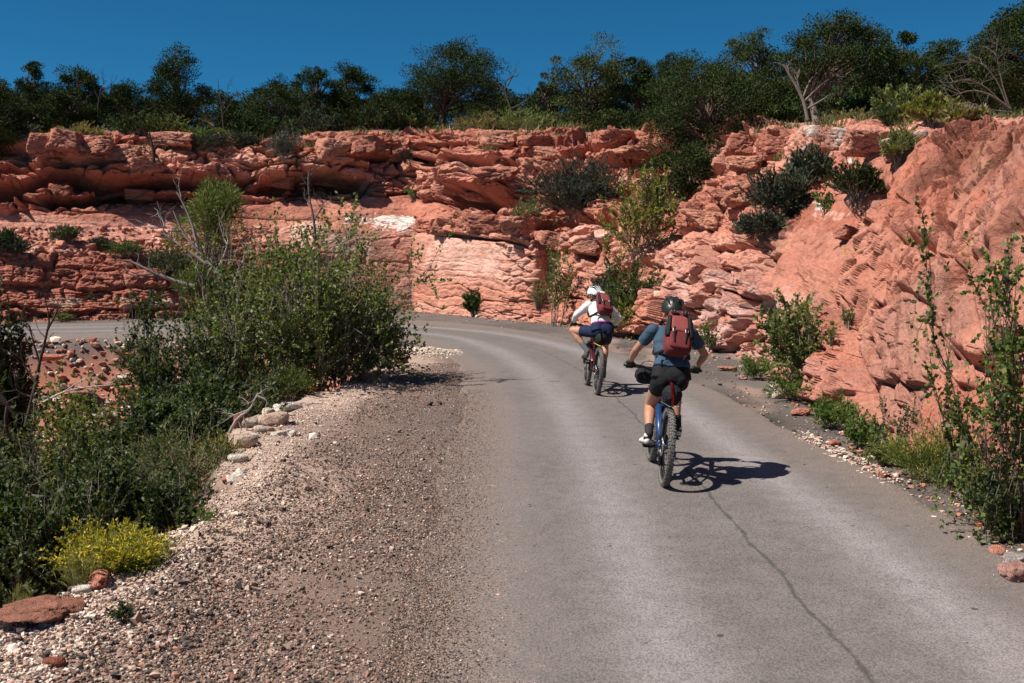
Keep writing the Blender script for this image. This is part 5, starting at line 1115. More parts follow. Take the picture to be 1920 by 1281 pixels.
gully('pale_bush', 'soft sage green bush on the far bank beside the pink boulder', (246, 330, 642, 710), 22.6, pal=([(.12, .14, .07), (.09, .11, .05)], [1, 1]), stem_n=22, twig_n=300, leaf_n=11900, L=0.0920, Wl=0.0240, erect=True, spread=.8)
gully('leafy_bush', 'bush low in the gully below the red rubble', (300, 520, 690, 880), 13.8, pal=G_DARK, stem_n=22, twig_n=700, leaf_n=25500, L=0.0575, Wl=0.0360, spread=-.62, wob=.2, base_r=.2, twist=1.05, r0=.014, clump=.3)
shrub('rabbitbrush', 'bright yellow flowered rabbitbrush at the shoulder edge', 'bush', (132, 306, 982, 1098), pal=([(.13, .16, .035), (.18, .19, .045), (.09, .12, .03)], [3, 2, 2]), stem_n=110, twig_n=900, leaf_n=15000, L=.032, Wl=.010, spread=-.55, wob=.12, twist=.7, leaf_lo=.3, r0=.003, stem_col=(.20, .22, .07), fl=.55, Y=6.85, twigL=.3)
shrub('rabbitbrush', 'yellow green brush hanging over the cobbles below the sharp red rock', 'bush', (372, 446, 818, 905), pal=([(.13, .14, .03), (.19, .17, .035), (.08, .10, .025)], [3, 2, 2]), stem_n=70, twig_n=500, leaf_n=7000, L=.045, Wl=.010, spread=.95, erect=True, r0=.005, stem_col=(.25, .22, .1), Y=10.9, fl=.15)
shrub('rabbitbrush', 'dull green rabbitbrush at the foot of the largest leafy bush', 'bush', (508, 582, 690, 752), pal=([(.09, .12, .03), (.12, .15, .04), (.06, .085, .02)], [3, 2, 2]), stem_n=70, twig_n=400, leaf_n=6000, L=.06, Wl=.012, spread=.9, erect=True, r0=.006, Y=15.3)
shrub('grass_tuft', 'wispy dry grass tuft below the yellow flowered bush', 'grass tuft', (128, 182, 1045, 1108), pal=([(.20, .20, .06), (.28, .24, .1), (.12, .14, .04)], [1, 1, 1]), stem_n=90, twig_n=20, leaf_n=900, L=.06, Wl=.004, spread=.6, erect=True, r0=.0018, stem_col=(.24, .24, .09), Y=6.45)
shrub('grass_tuft', 'thin grass blades by the rough red rock in the lower left corner', 'grass tuft', (12, 62, 1105, 1165), pal=([(.16, .17, .06), (.22, .2, .08)], [1, 1]), stem_n=50, twig_n=10, leaf_n=400, L=.05, Wl=.004, spread=.6, erect=True, r0=.0016, stem_col=(.18, .19, .07), Y=6.0)
shrub('weed', 'small green weed alone on the gravel shoulder', 'weed', (208, 244, 1130, 1170), pal=G_DARK, stem_n=14, twig_n=60, leaf_n=700, L=.018, Wl=.009, spread=.9, r0=.002)
shrub('weed', 'little green weed by the flat red ledge rock', 'weed', (368, 412, 950, 982), pal=G_HERB, stem_n=20, twig_n=80, leaf_n=800, L=.02, Wl=.010, spread=1.0, r0=.002)
# dead limbs and trunks in the gully
snag('leaning_trunk', 'grey leaning trunk with bare upper limbs behind the big bush', 'dead tree', [[(442, 620), (430, 560), (405, 510), (372, 470), (345, 440), (325, 395)], [(400, 505), (345, 465), (310, 440), (305, 425)], [(372, 470), (360, 420), (340, 375), (330, 360)], [(430, 560), (450, 500), (470, 470)], [(405, 510), (420, 480), (428, 450)]], 19.2, .06, (.30, .265, .235), twigs=24, twig_len=.6, seed=21)
snag('dead_branch', 'dead grey branch reaching left over the far road', 'dead branch', [[(365, 538), (330, 528), (290, 512), (255, 495), (242, 488)], [(290, 512), (268, 515), (250, 512)]], 18.2, .05, (.20, .17, .15), twigs=10, twig_len=.4, seed=22)
snag('dead_branch', 'bare dark twigs sprouting above the largest leafy bush', 'dead branch', [[(592, 460), (590, 430), (586, 400), (580, 370), (578, 330), (585, 312)], [(588, 415), (600, 395), (610, 378)], [(583, 385), (572, 372), (570, 360)]], 17.4, .03, (.16, .13, .12), twigs=16, twig_len=.35, seed=23)
snag('bare_sapling', 'bare black sapling standing at the left in front of the far road', 'dead tree', [[(48, 800), (62, 740), (72, 690), (84, 640), (92, 600), (84, 560)], [(66, 715), (48, 690), (40, 668)], [(74, 680), (62, 640), (56, 610)], [(88, 620), (104, 590), (112, 575)], [(60, 745), (36, 735), (28, 720)]], 13.0, .03, (.06, .05, .045), twigs=30, twig_len=.4, seed=24)
snag('arching_branch', 'pale arching branch over the gully shrubs', 'dead branch', [[(80, 755), (120, 735), (165, 726), (210, 722)], [(120, 735), (150, 715), (185, 705)]], 13.5, .018, (.45, .40, .35), twigs=12, twig_len=.35, seed=25)
snag('fallen_branch', 'dark fallen limb at the left border of the gully', 'dead branch', [[(-10, 735), (15, 760), (32, 785)], [(15, 760), (10, 790), (14, 820)]], 12.0, .05, (.06, .05, .045), twigs=8, twig_len=.4, seed=26)
snag('dead_branch', 'bleached forked dead branch lying over the red rocks at the shoulder', 'dead branch', [[(430, 812), (445, 785), (468, 768), (482, 740), (490, 738)], [(468, 768), (440, 778), (420, 790)], [(455, 778), (462, 800), (460, 818)], [(482, 742), (500, 752), (495, 770)], [(445, 785), (452, 805), (446, 820)], [(482, 742), (474, 752), (462, 758)]], 11.9, .022, (.36, .31, .29), twigs=14, twig_len=.22, seed=27)
snag('dead_branch', 'pale bare stick leaning out of the big bush over the gravel', 'dead branch', [[(585, 718), (610, 695), (640, 672), (655, 660)], [(610, 695), (600, 680)]], 16.4, .012, (.5, .45, .4), twigs=6, twig_len=.2, seed=28)
snag('dead_branch', 'dead branch lying deep in the shaded gully at the lower left', 'dead branch', [[(0, 928), (40, 930), (80, 932), (105, 938)], [(85, 918), (72, 900), (60, 885)]], 8.6, .03, (.13, .11, .10), twigs=12, twig_len=.3, seed=29)
# right side
GR = 'plants along the right hand ditch'
shrub('leafy_shrub', 'leafy roadside shrub with sparse top right of the near rider', 'shrub', (1428, 1558, 552, 725), pal=G_LEAF, stem_n=16, twig_n=320, leaf_n=9500, L=.052, Wl=.036, spread=-.6, twist=1.0, wob=.2, group=GR, clump=.35, r0=.010)
shrub('herb_patch', 'low green herbs under the leafy roadside shrub', 'herbs', (1450, 1570, 690, 750), pal=G_HERB, stem_n=60, twig_n=300, leaf_n=6000, L=.04, Wl=.02, spread=1.2, group=GR, r0=.004)
shrub('herb_patch', 'bright green ferny herbs in the ditch right of the leafy shrub', 'herbs', (1530, 1612, 738, 805), pal=([(.10, .16, .03), (.13, .19, .04), (.07, .12, .025)], [3, 2, 2]), stem_n=60, twig_n=300, leaf_n=6000, L=.035, Wl=.014, spread=1.1, group=GR, r0=.003)
shrub('herb_patch', 'short leafy herbs further along the ditch before the yellow rabbitbrush', 'herbs', (1586, 1650, 778, 842), pal=G_HERB, stem_n=40, twig_n=200, leaf_n=3600, L=.034, Wl=.018, spread=1.0, group=GR, r0=.003)
shrub('herb_patch', 'small yellow green weeds on the ditch just behind the near rider', 'herbs', (1392, 1446, 664, 712), pal=G_HERB, stem_n=40, twig_n=200, leaf_n=3600, L=.04, Wl=.018, spread=1.1, group=GR, r0=.003)
shrub('herb_patch', 'low green weeds between the short leafy herbs and the thin sapling', 'herbs', (1622, 1700, 822, 872), pal=G_LEAF, stem_n=40, twig_n=220, leaf_n=4200, L=.032, Wl=.016, spread=1.1, group=GR, r0=.003)
shrub('herb_patch', 'dense leafy weeds between the olive rabbitbrush and the dark green bush', 'herbs', (1800, 1880, 880, 948), pal=G_LEAF, stem_n=50, twig_n=300, leaf_n=5200, L=.028, Wl=.015, spread=1.1, group=GR, r0=.003)
shrub('thin_sapling', 'thin dark sapling with few leaves rising before the red slope', 'shrub', (1655, 1712, 742, 862), pal=G_DARK, stem_n=8, twig_n=60, leaf_n=900, L=.03, Wl=.02, spread=.35, up=.1, group=GR, r0=.006, stem_col=TWIG)
shrub('rabbitbrush', 'olive rabbitbrush with small yellow flowers at the foot of the right slope', 'bush', (1674, 1832, 795, 905), pal=([(.11, .14, .03), (.15, .17, .04), (.08, .11, .025)], [3, 2, 2]), stem_n=90, twig_n=700, leaf_n=10000, L=.04, Wl=.009, spread=.95, erect=True, group=GR, r0=.004, fl=.12, stem_col=(.22, .24, .08))
shrub('herb_patch', 'straw and green weeds in front of the olive rabbitbrush', 'herbs', (1742, 1840, 858, 918), pal=([(.24, .24, .09), (.12, .15, .04), (.08, .12, .03)], [2, 3, 2]), stem_n=60, twig_n=200, leaf_n=3600, L=.028, Wl=.012, spread=1.0, group=GR, r0=.003)
shrub('dark_bush', 'dark green bush low at the right border near the road', 'bush', (1822, 1990, 868, 1012), pal=G_DARK, stem_n=60, twig_n=600, leaf_n=11000, L=.026, Wl=.017, spread=.95, group=GR, r0=.006, Y=7.75)
shrub('leafy_tree', 'tall leafy branches of a bush reaching in at the right border before the slope', 'tree', (1745, 2190, 270, 1000), pal=([(.075, .115, .025), (.05, .08, .02), (.12, .16, .04), (.2, .2, .06)], [4, 3, 2.5, .6]), stem_n=26, twig_n=760, leaf_n=15000, L=.046, Wl=.038, spread=1.1, up=.01, wob=.3, twist=1.0, base_r=.35, group=GR, clump=.3, r0=.014, stem_col=(.15, .12, .10), Y=7.6, depth=.55, leaf_lo=.25, twigL=.22)
# ------------------------------------------------------------------ bicycles and riders
def vec(*a): return Vector(a)
def bm_tube(bm, pts, r, seg=8, closed=False, caps=True):
    pts = [Vector(p) for p in pts]; n = len(pts); rs = r if hasattr(r, '__len__') else [r] * n
    rings = []
    for i, p in enumerate(pts):
        t = (pts[(i + 1) % n] - pts[i - 1]) if closed else (pts[min(i + 1, n - 1)] - pts[max(i - 1, 0)])
        t.normalize(); ref = Vector((1, 0, 0)) if abs(t.x) < .9 else Vector((0, 0, 1))
        a = t.cross(ref).normalized(); b = t.cross(a)
        rings.append([bm.verts.new(p + (a * math.cos(k * 2 * math.pi / seg) + b * math.sin(k * 2 * math.pi / seg)) * rs[i]) for k in range(seg)])
    for i in range(n if closed else n - 1):
        A, B = rings[i], rings[(i + 1) % n]
        for k in range(seg): bm.faces.new((A[k], A[(k + 1) % seg], B[(k + 1) % seg], B[k]))
    if caps and not closed:
        bm.faces.new(rings[0]); bm.faces.new(rings[-1][::-1])
def bm_box(bm, c, s, rot=None):
    m = Matrix.Translation(Vector(c)) @ (rot.to_4x4() if rot is not None else Matrix()) @ Matrix.Diagonal((*s, 1))
    bmesh.ops.create_cube(bm, size=1.0, matrix=m)
def bm_disc(bm, c, r, w, seg=32):
    m = Matrix.Translation(Vector(c)) @ Matrix.Rotation(math.pi / 2, 4, 'Y')
    bmesh.ops.create_cone(bm, cap_ends=True, segments=seg, radius1=r, radius2=r, depth=w, matrix=m)
def from_bm(name, bm, mat, parent, smooth=True, bevel=0):
    if bevel: bmesh.ops.bevel(bm, geom=bm.edges[:], offset=bevel, segments=2, affect='EDGES', profile=.6)
    bmesh.ops.recalc_face_normals(bm, faces=bm.faces[:])
    me = bpy.data.meshes.new(name); bm.to_mesh(me); bm.free()
    me.polygons.foreach_set('use_smooth', np.full(len(me.polygons), smooth, bool))
    return link(name, me, mat, parent)
def blob(name, prims, mat, parent, voxel=.011, smooth=4, sub=None, wr=0.0, wrs=14, fac=.5):
    """one continuous skin grown over overlapping shapes: ('c',p0,p1,r0,r1) round, ('f',...) flat ended, ('e',c,(rx,ry,rz),rot)"""
    bm = bmesh.new()
    for p in prims:
        if p[0] in 'cf':
            a, b = Vector(p[1]), Vector(p[2]); r0, r1 = p[3], p[4]; d = b - a; L = d.length
            q = d.to_track_quat('Z', 'Y').to_matrix().to_4x4()
            bmesh.ops.create_cone(bm, cap_ends=True, segments=20, radius1=r0, radius2=r1, depth=L, matrix=Matrix.Translation((a + b) / 2) @ q)
            if p[0] == 'c':
                for c_, r in ((a, r0), (b, r1)): bmesh.ops.create_icosphere(bm, subdivisions=3, radius=r, matrix=Matrix.Translation(c_))
        else:
            m = Matrix.Translation(Vector(p[1])) @ (p[3].to_4x4() if len(p) > 3 and p[3] is not None else Matrix()) @ Matrix.Diagonal((*p[2], 1))
            bmesh.ops.create_icosphere(bm, subdivisions=3, radius=1.0, matrix=m)
    me = bpy.data.meshes.new(name); bm.to_mesh(me); bm.free()
    o = bpy.data.objects.new(name, me); COL.objects.link(o)
    r = o.modifiers.new('r', 'REMESH'); r.mode = 'VOXEL'; r.voxel_size = voxel; r.use_smooth_shade = True
    s = o.modifiers.new('s', 'SMOOTH'); s.factor = fac; s.iterations = smooth
    dg = bpy.context.evaluated_depsgraph_get(); me2 = bpy.data.meshes.new_from_object(o.evaluated_get(dg))
    bpy.data.objects.remove(o); bpy.data.meshes.remove(me); me2.name = name
    if wr:
        n = len(me2.vertices); v = np.zeros(n * 3, np.float32); me2.vertices.foreach_get('co', v); v = v.reshape(-1, 3).astype(float)
        nn = np.zeros(n * 3, np.float32); me2.vertices.foreach_get('normal', nn); nn = nn.reshape(-1, 3)
        k = np.abs(fbm(v * np.array([wrs, wrs, wrs * 1.6]) + 5.1, 3, 17)); v = v + nn * (.35 - k)[:, None] * wr
        me2.vertices.foreach_set('co', v.astype(np.float32).ravel()); me2.update()
    me2.polygons.foreach_set('use_smooth', np.ones(len(me2.polygons), bool))
    return link(name, me2, mat, parent)
def ik(a, c, l1, l2, pole):
    a, c = Vector(a), Vector(c); d = c - a; L = min(d.length, (l1 + l2) * .999); u = d.normalized()
    x = (l1 * l1 - l2 * l2 + L * L) / (2 * L); h = math.sqrt(max(l1 * l1 - x * x, 0))
    p = Vector(pole); p = (p - u * p.dot(u)).normalized()
    return a + u * x + p * h

M_TYRE = mat_plain('tyre_rubber', (.13, .122, .115), .85, 0, 60, .35, .002, .2)
M_BLACK = mat_plain('black_metal', (.02, .02, .022), .4, .3, 40, .2)
M_STEEL = mat_plain('bare_metal', (.42, .42, .42), .35, .9, 60, .2)
M_RIM = mat_plain('rim_alloy', (.045, .045, .047), .4, .4, 30, .2)
M_BLUE = mat_plain('blue_paint', (.010, .040, .125), .35, .1, 25, .12, 0, .5)
M_WINE = mat_plain('wine_red_paint', (.075, .010, .018), .3, .1, 25, .12, 0, .5)
M_SKIN = mat_plain('tanned_skin', (.39, .195, .125), .5, 0, 30, .10, .0006, .35)
M_SKIN2 = mat_plain('light_tanned_skin', (.42, .215, .14), .5, 0, 30, .10, .0006, .35)
M_HAIR = mat_plain('brown_hair', (.06, .035, .022), .6, 0, 80, .3, .002)
M_NAVYT = mat_plain('slate_blue_jersey', (.040, .072, .110), .8, 0, 26, .14, .003, .15)
M_BLACKC = mat_plain('black_cloth', (.012, .012, .014), .8, 0, 26, .3, .004, .2)
M_WHITEC = mat_plain('white_jersey', (.72, .70, .69), .8, 0, 22, .06, .003, .15)
M_NAVYS = mat_plain('navy_cloth', (.016, .022, .055), .8, 0, 26, .2, .003, .15)
M_MAG = mat_plain('magenta_cloth', (.52, .02, .30), .7, 0, 26, .1)
M_PACK = mat_plain('maroon_pack_cloth', (.140, .026, .028), .75, 0, 34, .16, .003, .2)
M_PACKL = mat_plain('light_maroon_pack_cloth', (.24, .060, .054), .75, 0, 34, .14, .002, .2)
M_HELM = mat_plain('glossy_black_shell', (.014, .017, .015), .42, 0, 30, .2, 0, .6)
M_HELMW = mat_plain('white_shell', (.74, .77, .78), .3, 0, 30, .04, 0, .5)
M_GLOVE = mat_plain('black_glove', (.014, .014, .015), .75, 0, 60, .3, .002)
M_SHOEW = mat_plain('dusty_white_shoe', (.62, .58, .53), .6, 0, 30, .15, .001)
M_SHOED = mat_plain('dark_shoe', (.05, .048, .046), .6, 0, 30, .2, .001)
M_SOCKB = mat_plain('black_sock', (.016, .015, .016), .85, 0, 90, .3, .001)
M_SOCKG = mat_plain('grey_patterned_sock', (.11, .11, .115), .85, 0, 120, .6, .001)
M_RED = mat_plain('red_strap', (.62, .03, .04), .6, 0, 40, .1)
M_ORANGE = mat_plain('orange_detail', (.70, .17, .03), .6, 0, 40, .1)
M_CREAMB = mat_plain('pale_buckle', (.75, .55, .50), .5, 0, 40, .1)
M_YEL = mat_plain('yellow_detail', (.65, .50, .05), .5, 0, 40, .1)
M_WHITEP = mat_plain('white_plastic', (.7, .7, .7), .5, 0, 40, .1)

R = .345; RA = .372      # rim-side radius of the tyre's middle, outer radius
WB = 1.16; BBY, BBZ = .44, .335
def wheel(bike, y, z0, front):
    bm = bmesh.new()
    for s in (-.011, .011): bm_tube(bm, [(s, math.cos(a) * .305, math.sin(a) * .305) for a in np.linspace(0, 2 * math.pi, 64, endpoint=False)], .011, 8, True)
    bm_disc(bm, (0, 0, 0), .022, .07, 20); bm_tube(bm, [(-.068, 0, 0), (.068, 0, 0)], .009, 10)
    for s in (-.024, .024): bm_disc(bm, (s, 0, 0), .03, .004, 24)
    for k in range(28):
        a = k * 2 * math.pi / 28; sx = .024 if k % 2 else -.024; a2 = a + (.75 if (k // 2) % 2 else -.75)
        bm_tube(bm, [(sx, math.cos(a2) * .028, math.sin(a2) * .028), (0, math.cos(a) * .298, math.sin(a) * .298)], .0013, 4)
    w = from_bm('wheel', bm, M_RIM, bike); w.location = (0, y, z0)
    # tyre: carcass and knobs
    bm = bmesh.new(); seg = 128; cs = 14; rings = []
    for i in range(seg):
        a = i * 2 * math.pi / seg; ring = []
        for j in range(cs):
            b = j * 2 * math.pi / cs; rr = R - .004 + .026 * math.cos(b); x = .029 * math.sin(b)
            ring.append(bm.verts.new((x, math.cos(a) * rr, math.sin(a) * rr)))
        rings.append(ring)
    for i in range(seg):
        for j in range(cs): bm.faces.new((rings[i][j], rings[(i + 1) % seg][j], rings[(i + 1) % seg][(j + 1) % cs], rings[i][(j + 1) % cs]))
    nk = 72
    for i in range(nk):
        a = i * 2 * math.pi / nk; odd = i % 2
        Rm = Matrix.Rotation(a, 3, 'X')
        for x, dx, t in ((-.010, .015, 0), (.010, .015, 0)) if odd else ((-.0185, .012, .45), (.0185, .012, -.45)):
            bm_box(bm, Rm @ Vector((x, R + .020 - abs(t) * .006, 0)), (dx, .012, .018), Rm @ Matrix.Rotation(t, 3, 'Z'))
        for s in (-1, 1):
            bm_box(bm, Rm @ Vector((s * .0275, R + .009, 0)), (.010, .014, .017 if odd else .012), Rm @ Matrix.Rotation(-s * .9, 3, 'Z'))
    from_bm('tyre', bm, M_TYRE, w, False)
    bm = bmesh.new()
    pts = [(-.045, math.cos(a) * .086, math.sin(a) * .086) for a in np.linspace(0, 2 * math.pi, 36, endpoint=False)]
    bm_tube(bm, pts, .006, 4, True)
    for k in range(6):
        a = k * math.pi / 3; bm_tube(bm, [(-.045, math.cos(a) * .02, math.sin(a) * .02), (-.045, math.cos(a + .3) * .084, math.sin(a + .3) * .084)], .003, 4)
    from_bm('brake_disc', bm, M_STEEL, w)
    if not front:
        bm = bmesh.new()
        for k, rr in enumerate((.10, .085, .07, .056, .042)): bm_disc(bm, (.034 + k * .005, 0, 0), rr, .0025, 40)
        from_bm('cassette', bm, M_STEEL, w)
    return w
def bicycle(label, paint, loc, yaw, lean, crank, steer=0.0):
    b = empty('bicycle', loc, label, 'bicycle'); b.rotation_mode = 'ZYX'
    b.matrix_world = Matrix.Translation(Vector(loc)) @ Matrix.Rotation(yaw, 4, 'Z') @ Matrix.Rotation(lean, 4, 'Y')
    wheel(b, 0, RA, False); fw = wheel(b, WB, RA, True)
    bb = vec(0, BBY, BBZ); hb, ht = vec(0, .955, .70), vec(0, .885, .87); st = vec(0, .31, .70)
    bm = bmesh.new()
    bm_tube(bm, [hb + vec(0, 0, .03), vec(0, .72, .50), bb + vec(0, .02, .01)], [.030, .036, .036], 12)
    bm_tube(bm, [ht - vec(0, 0, .03), vec(0, .6, .77), st], [.024, .022, .019], 12)
    bm_tube(bm, [bb, vec(0, .37, .52), st + vec(0, -.015, .06)], [.028, .021, .019], 12)
    bm_tube(bm, [hb, ht], .028, 14)
    bm_tube(bm, [bb - vec(.05, 0, 0), bb + vec(.05, 0, 0)], .032, 16)
    for s in (-1, 1):
        bm_tube(bm, [vec(s * .03, .42, .36), vec(s * .05, .34, .365), vec(s * .066, .12, .38), vec(s * .07, 0, RA)], [.016, .016, .013, .013], 10)
        bm_tube(bm, [vec(s * .022, .36, .63), vec(s * .045, .24, .585), vec(s * .066, .06, .43), vec(s * .07, 0, RA)], [.013, .013, .011, .012], 10)
        bm_box(bm, (s * .068, 0, RA), (.010, .05, .05))
    bm_tube(bm, [vec(-.03, .33, .62), vec(.03, .33, .62)], .012, 8)
    from_bm('frame', bm, paint, b)
    bm = bmesh.new(); bm_tube(bm, [vec(0, .39, .60), vec(0, .60, .70)], .020, 12)
    for k in range(7): bm_disc(bm, (0, .45 + k * .016, .628 + k * .0076), .028, .006, 16)
    from_bm('shock', bm, M_BLACK, b)
    F_ = empty('steering', (0, 0, 0)) if False else None
    bm = bmesh.new()
    bm_tube(bm, [(-.066, .985, .695), (.066, .985, .695)], .022, 12); bm_tube(bm, [hb, vec(0, .985, .69)], .024, 12)
    for s in (-1, 1):
        bm_tube(bm, [vec(s * .066, .985, .70), vec(s * .066, 1.06, .555)], .0175, 12)
        bm_tube(bm, [vec(s * .066, 1.05, .575), vec(s * .066, WB - .015, .40), vec(s * .066, WB, RA)], [.024, .021, .016], 12)
    bm_tube(bm, [vec(-.066, 1.10, .61), vec(0, 1.16, .66), vec(.066, 1.10, .61)], .012, 8)
    from_bm('fork', bm, M_BLACK, b)
    bm = bmesh.new()
    bm_tube(bm, [ht, vec(0, .872, .93)], .020, 12); bm_tube(bm, [vec(0, .872, .945), vec(0, .915, .975)], .020, 10)
    bar = [(-.39, .842, 1.025), (-.22, .868, 1.02), (-.08, .910, .982), (.08, .910, .982), (.22, .868, 1.02), (.39, .842, 1.025)]
    bm_tube(bm, [Vector(v) for v in catmull(bar, 26).tolist()], .0135, 10)
    hbar = from_bm('handlebar', bm, M_BLACK, b)
    for s in (-1, 1):
        bm = bmesh.new(); bm_tube(bm, [vec(s * .395, .841, 1.025), vec(s * .27, .861, 1.021)], .017, 12); from_bm('grip', bm, M_BLACK, hbar)
        bm = bmesh.new(); bm_tube(bm, [vec(s * .22, .875, 1.01), vec(s * .24, .905, 1.0), vec(s * .30, .915, .995), vec(s * .35, .91, .99)], [.010, .008, .006, .006], 8); bm_box(bm, (s * .215, .885, 1.015), (.03, .03, .025))
        from_bm('brake_lever', bm, M_BLACK, hbar)
    bm = bmesh.new()
    for s in (-1, 1): bm_tube(bm, [Vector(v) for v in catmull([(s * .23, .89, 1.01), (s * .17, .96, 1.06), (s * .06, .99, 1.05), (0, .95, .95), (s * .02, .95, .80)], 18).tolist()], .004, 6)
    from_bm('cables', bm, M_BLACK, hbar)
    bm = bmesh.new(); bm_tube(bm, [st + vec(0, -.01, .04), vec(0, .245, .915)], .0155, 12); from_bm('seatpost', bm, M_BLACK, b)
    blob('saddle', [('e', (0, .15, .935), (.072, .075, .022)), ('c', (0, .17, .937), (0, .34, .938), .030, .016)], M_BLACK, b, .006, 3)
    bm = bmesh.new()
    ca, sa = math.cos(crank), math.sin(crank)
    lp = bb + vec(-.10, ca * .17, sa * .17); rp = bb + vec(.10, -ca * .17, -sa * .17)
    bm_tube(bm, [bb - vec(.085, 0, 0), bb + vec(.085, 0, 0)], .015, 12)
    bm_tube(bm, [bb - vec(.08, 0, 0), lp + vec(.015, 0, 0)], [.016, .012], 10); bm_tube(bm, [bb + vec(.08, 0, 0), rp - vec(.015, 0, 0)], [.016, .012], 10)
    bm_tube(bm, [(.05, BBY + math.cos(a) * .072, BBZ + math.sin(a) * .072) for a in np.linspace(0, 2 * math.pi, 40, endpoint=False)], .006, 5, True)
    for k in range(4): bm_tube(bm, [(.05, BBY, BBZ), (.05, BBY + math.cos(k * 1.571 + crank) * .072, BBZ + math.sin(k * 1.571 + crank) * .072)], .007, 6)
    cr = from_bm('crankset', bm, M_BLACK, b)
    for p, s in ((lp, -1), (rp, 1)):
        bm = bmesh.new(); bm_box(bm, p + vec(s * .045, 0, 0), (.09, .085, .014)); 
        for k in (-1, 1): bm_tube(bm, [p + vec(s * .0, k * .042, 0), p + vec(s * .095, k * .042, 0)], .008, 6)
        from_bm('pedal', bm, M_BLACK, b, False)
    bm = bmesh.new()
    for r1, r2, z in ((.075, .058, 1), (.075, .058, -1)): bm_tube(bm, [vec(.048, BBY, BBZ + z * r1), vec(.046, 0, RA + z * r2)] if z > 0 else [vec(.048, BBY, BBZ - r1), vec(.046, .03, RA - .16), vec(.046, -.01, RA - .10)], .0045, 5)
    from_bm('chain', bm, M_STEEL, b)
    bm = bmesh.new(); bm_box(bm, (.075, -.02, RA - .07), (.025, .05, .07)); bm_box(bm, (.062, .01, RA - .135), (.012, .035, .10)); bm_disc(bm, (.05, .03, RA - .165), .024, .008, 18); bm_disc(bm, (.05, -.01, RA - .105), .022, .008, 18)
    from_bm('derailleur', bm, M_BLACK, b, False)
    bm = bmesh.new(); bm_box(bm, (-.062, .055, RA + .075), (.03, .05, .04)); from_bm('brake_caliper', bm, M_BLACK, b, False, .006)
    return b, lp, rp

def hand_prims(s, grip, k=1.0):
    """hand closed round the grip: palm, four unequal curled fingers, thumb from the palm's side"""
    g_ = Vector(grip); out = []
    out.append(('e', g_ + vec(0, -.010, .024), (.043, .036, .020)))
    lens = (.90, 1.0, .96, .78)
    for i in range(4):
        x = -s * .030 + s * .0205 * i; l = lens[i]; dz = .002 * i
        a = g_ + vec(x, .018, .030 - dz); b = g_ + vec(x, .018 + .026 * l, .016); c = g_ + vec(x, .018 + .020 * l, -.014); d = g_ + vec(x * .96, .004, -.026)
        r = (.0100, .0094, .0088, .0076)
        out += [('c', a, b, r[0] * k, r[1] * k), ('c', b, c, r[1] * k, r[2] * k), ('c', c, d, r[2] * k, r[3] * k)]
    out += [('c', g_ + vec(-s * .040, -.016, .018), g_ + vec(-s * .056, .006, .004), .0115 * k, .0105 * k), ('c', g_ + vec(-s * .056, .006, .004), g_ + vec(-s * .046, .020, -.016), .0105 * k, .009 * k)]
    return out
def shoe_prims(heel, toe, up=(0, 0, 1)):
    h, t = Vector(heel), Vector(toe); d = (t - h).normalized(); side = d.cross(Vector(up)).normalized(); u = side.cross(d)
    Rm = Matrix((side, d, u)).transposed()
    return [('e', h + d * .035 + u * .038, (.036, .050, .042), Rm), ('e', h + d * .13 + u * .032, (.045, .085, .034), Rm), ('e', h + d * .20 + u * .027, (.046, .062, .028), Rm),
            ('c', h + d * .045 + u * .05, h + d * .02 + u * .085, .036, .037), ('c', h + d * .13 + u * .04, h + d * .06 + u * .065, .034, .034)], Rm, d, u
HS = 1.1
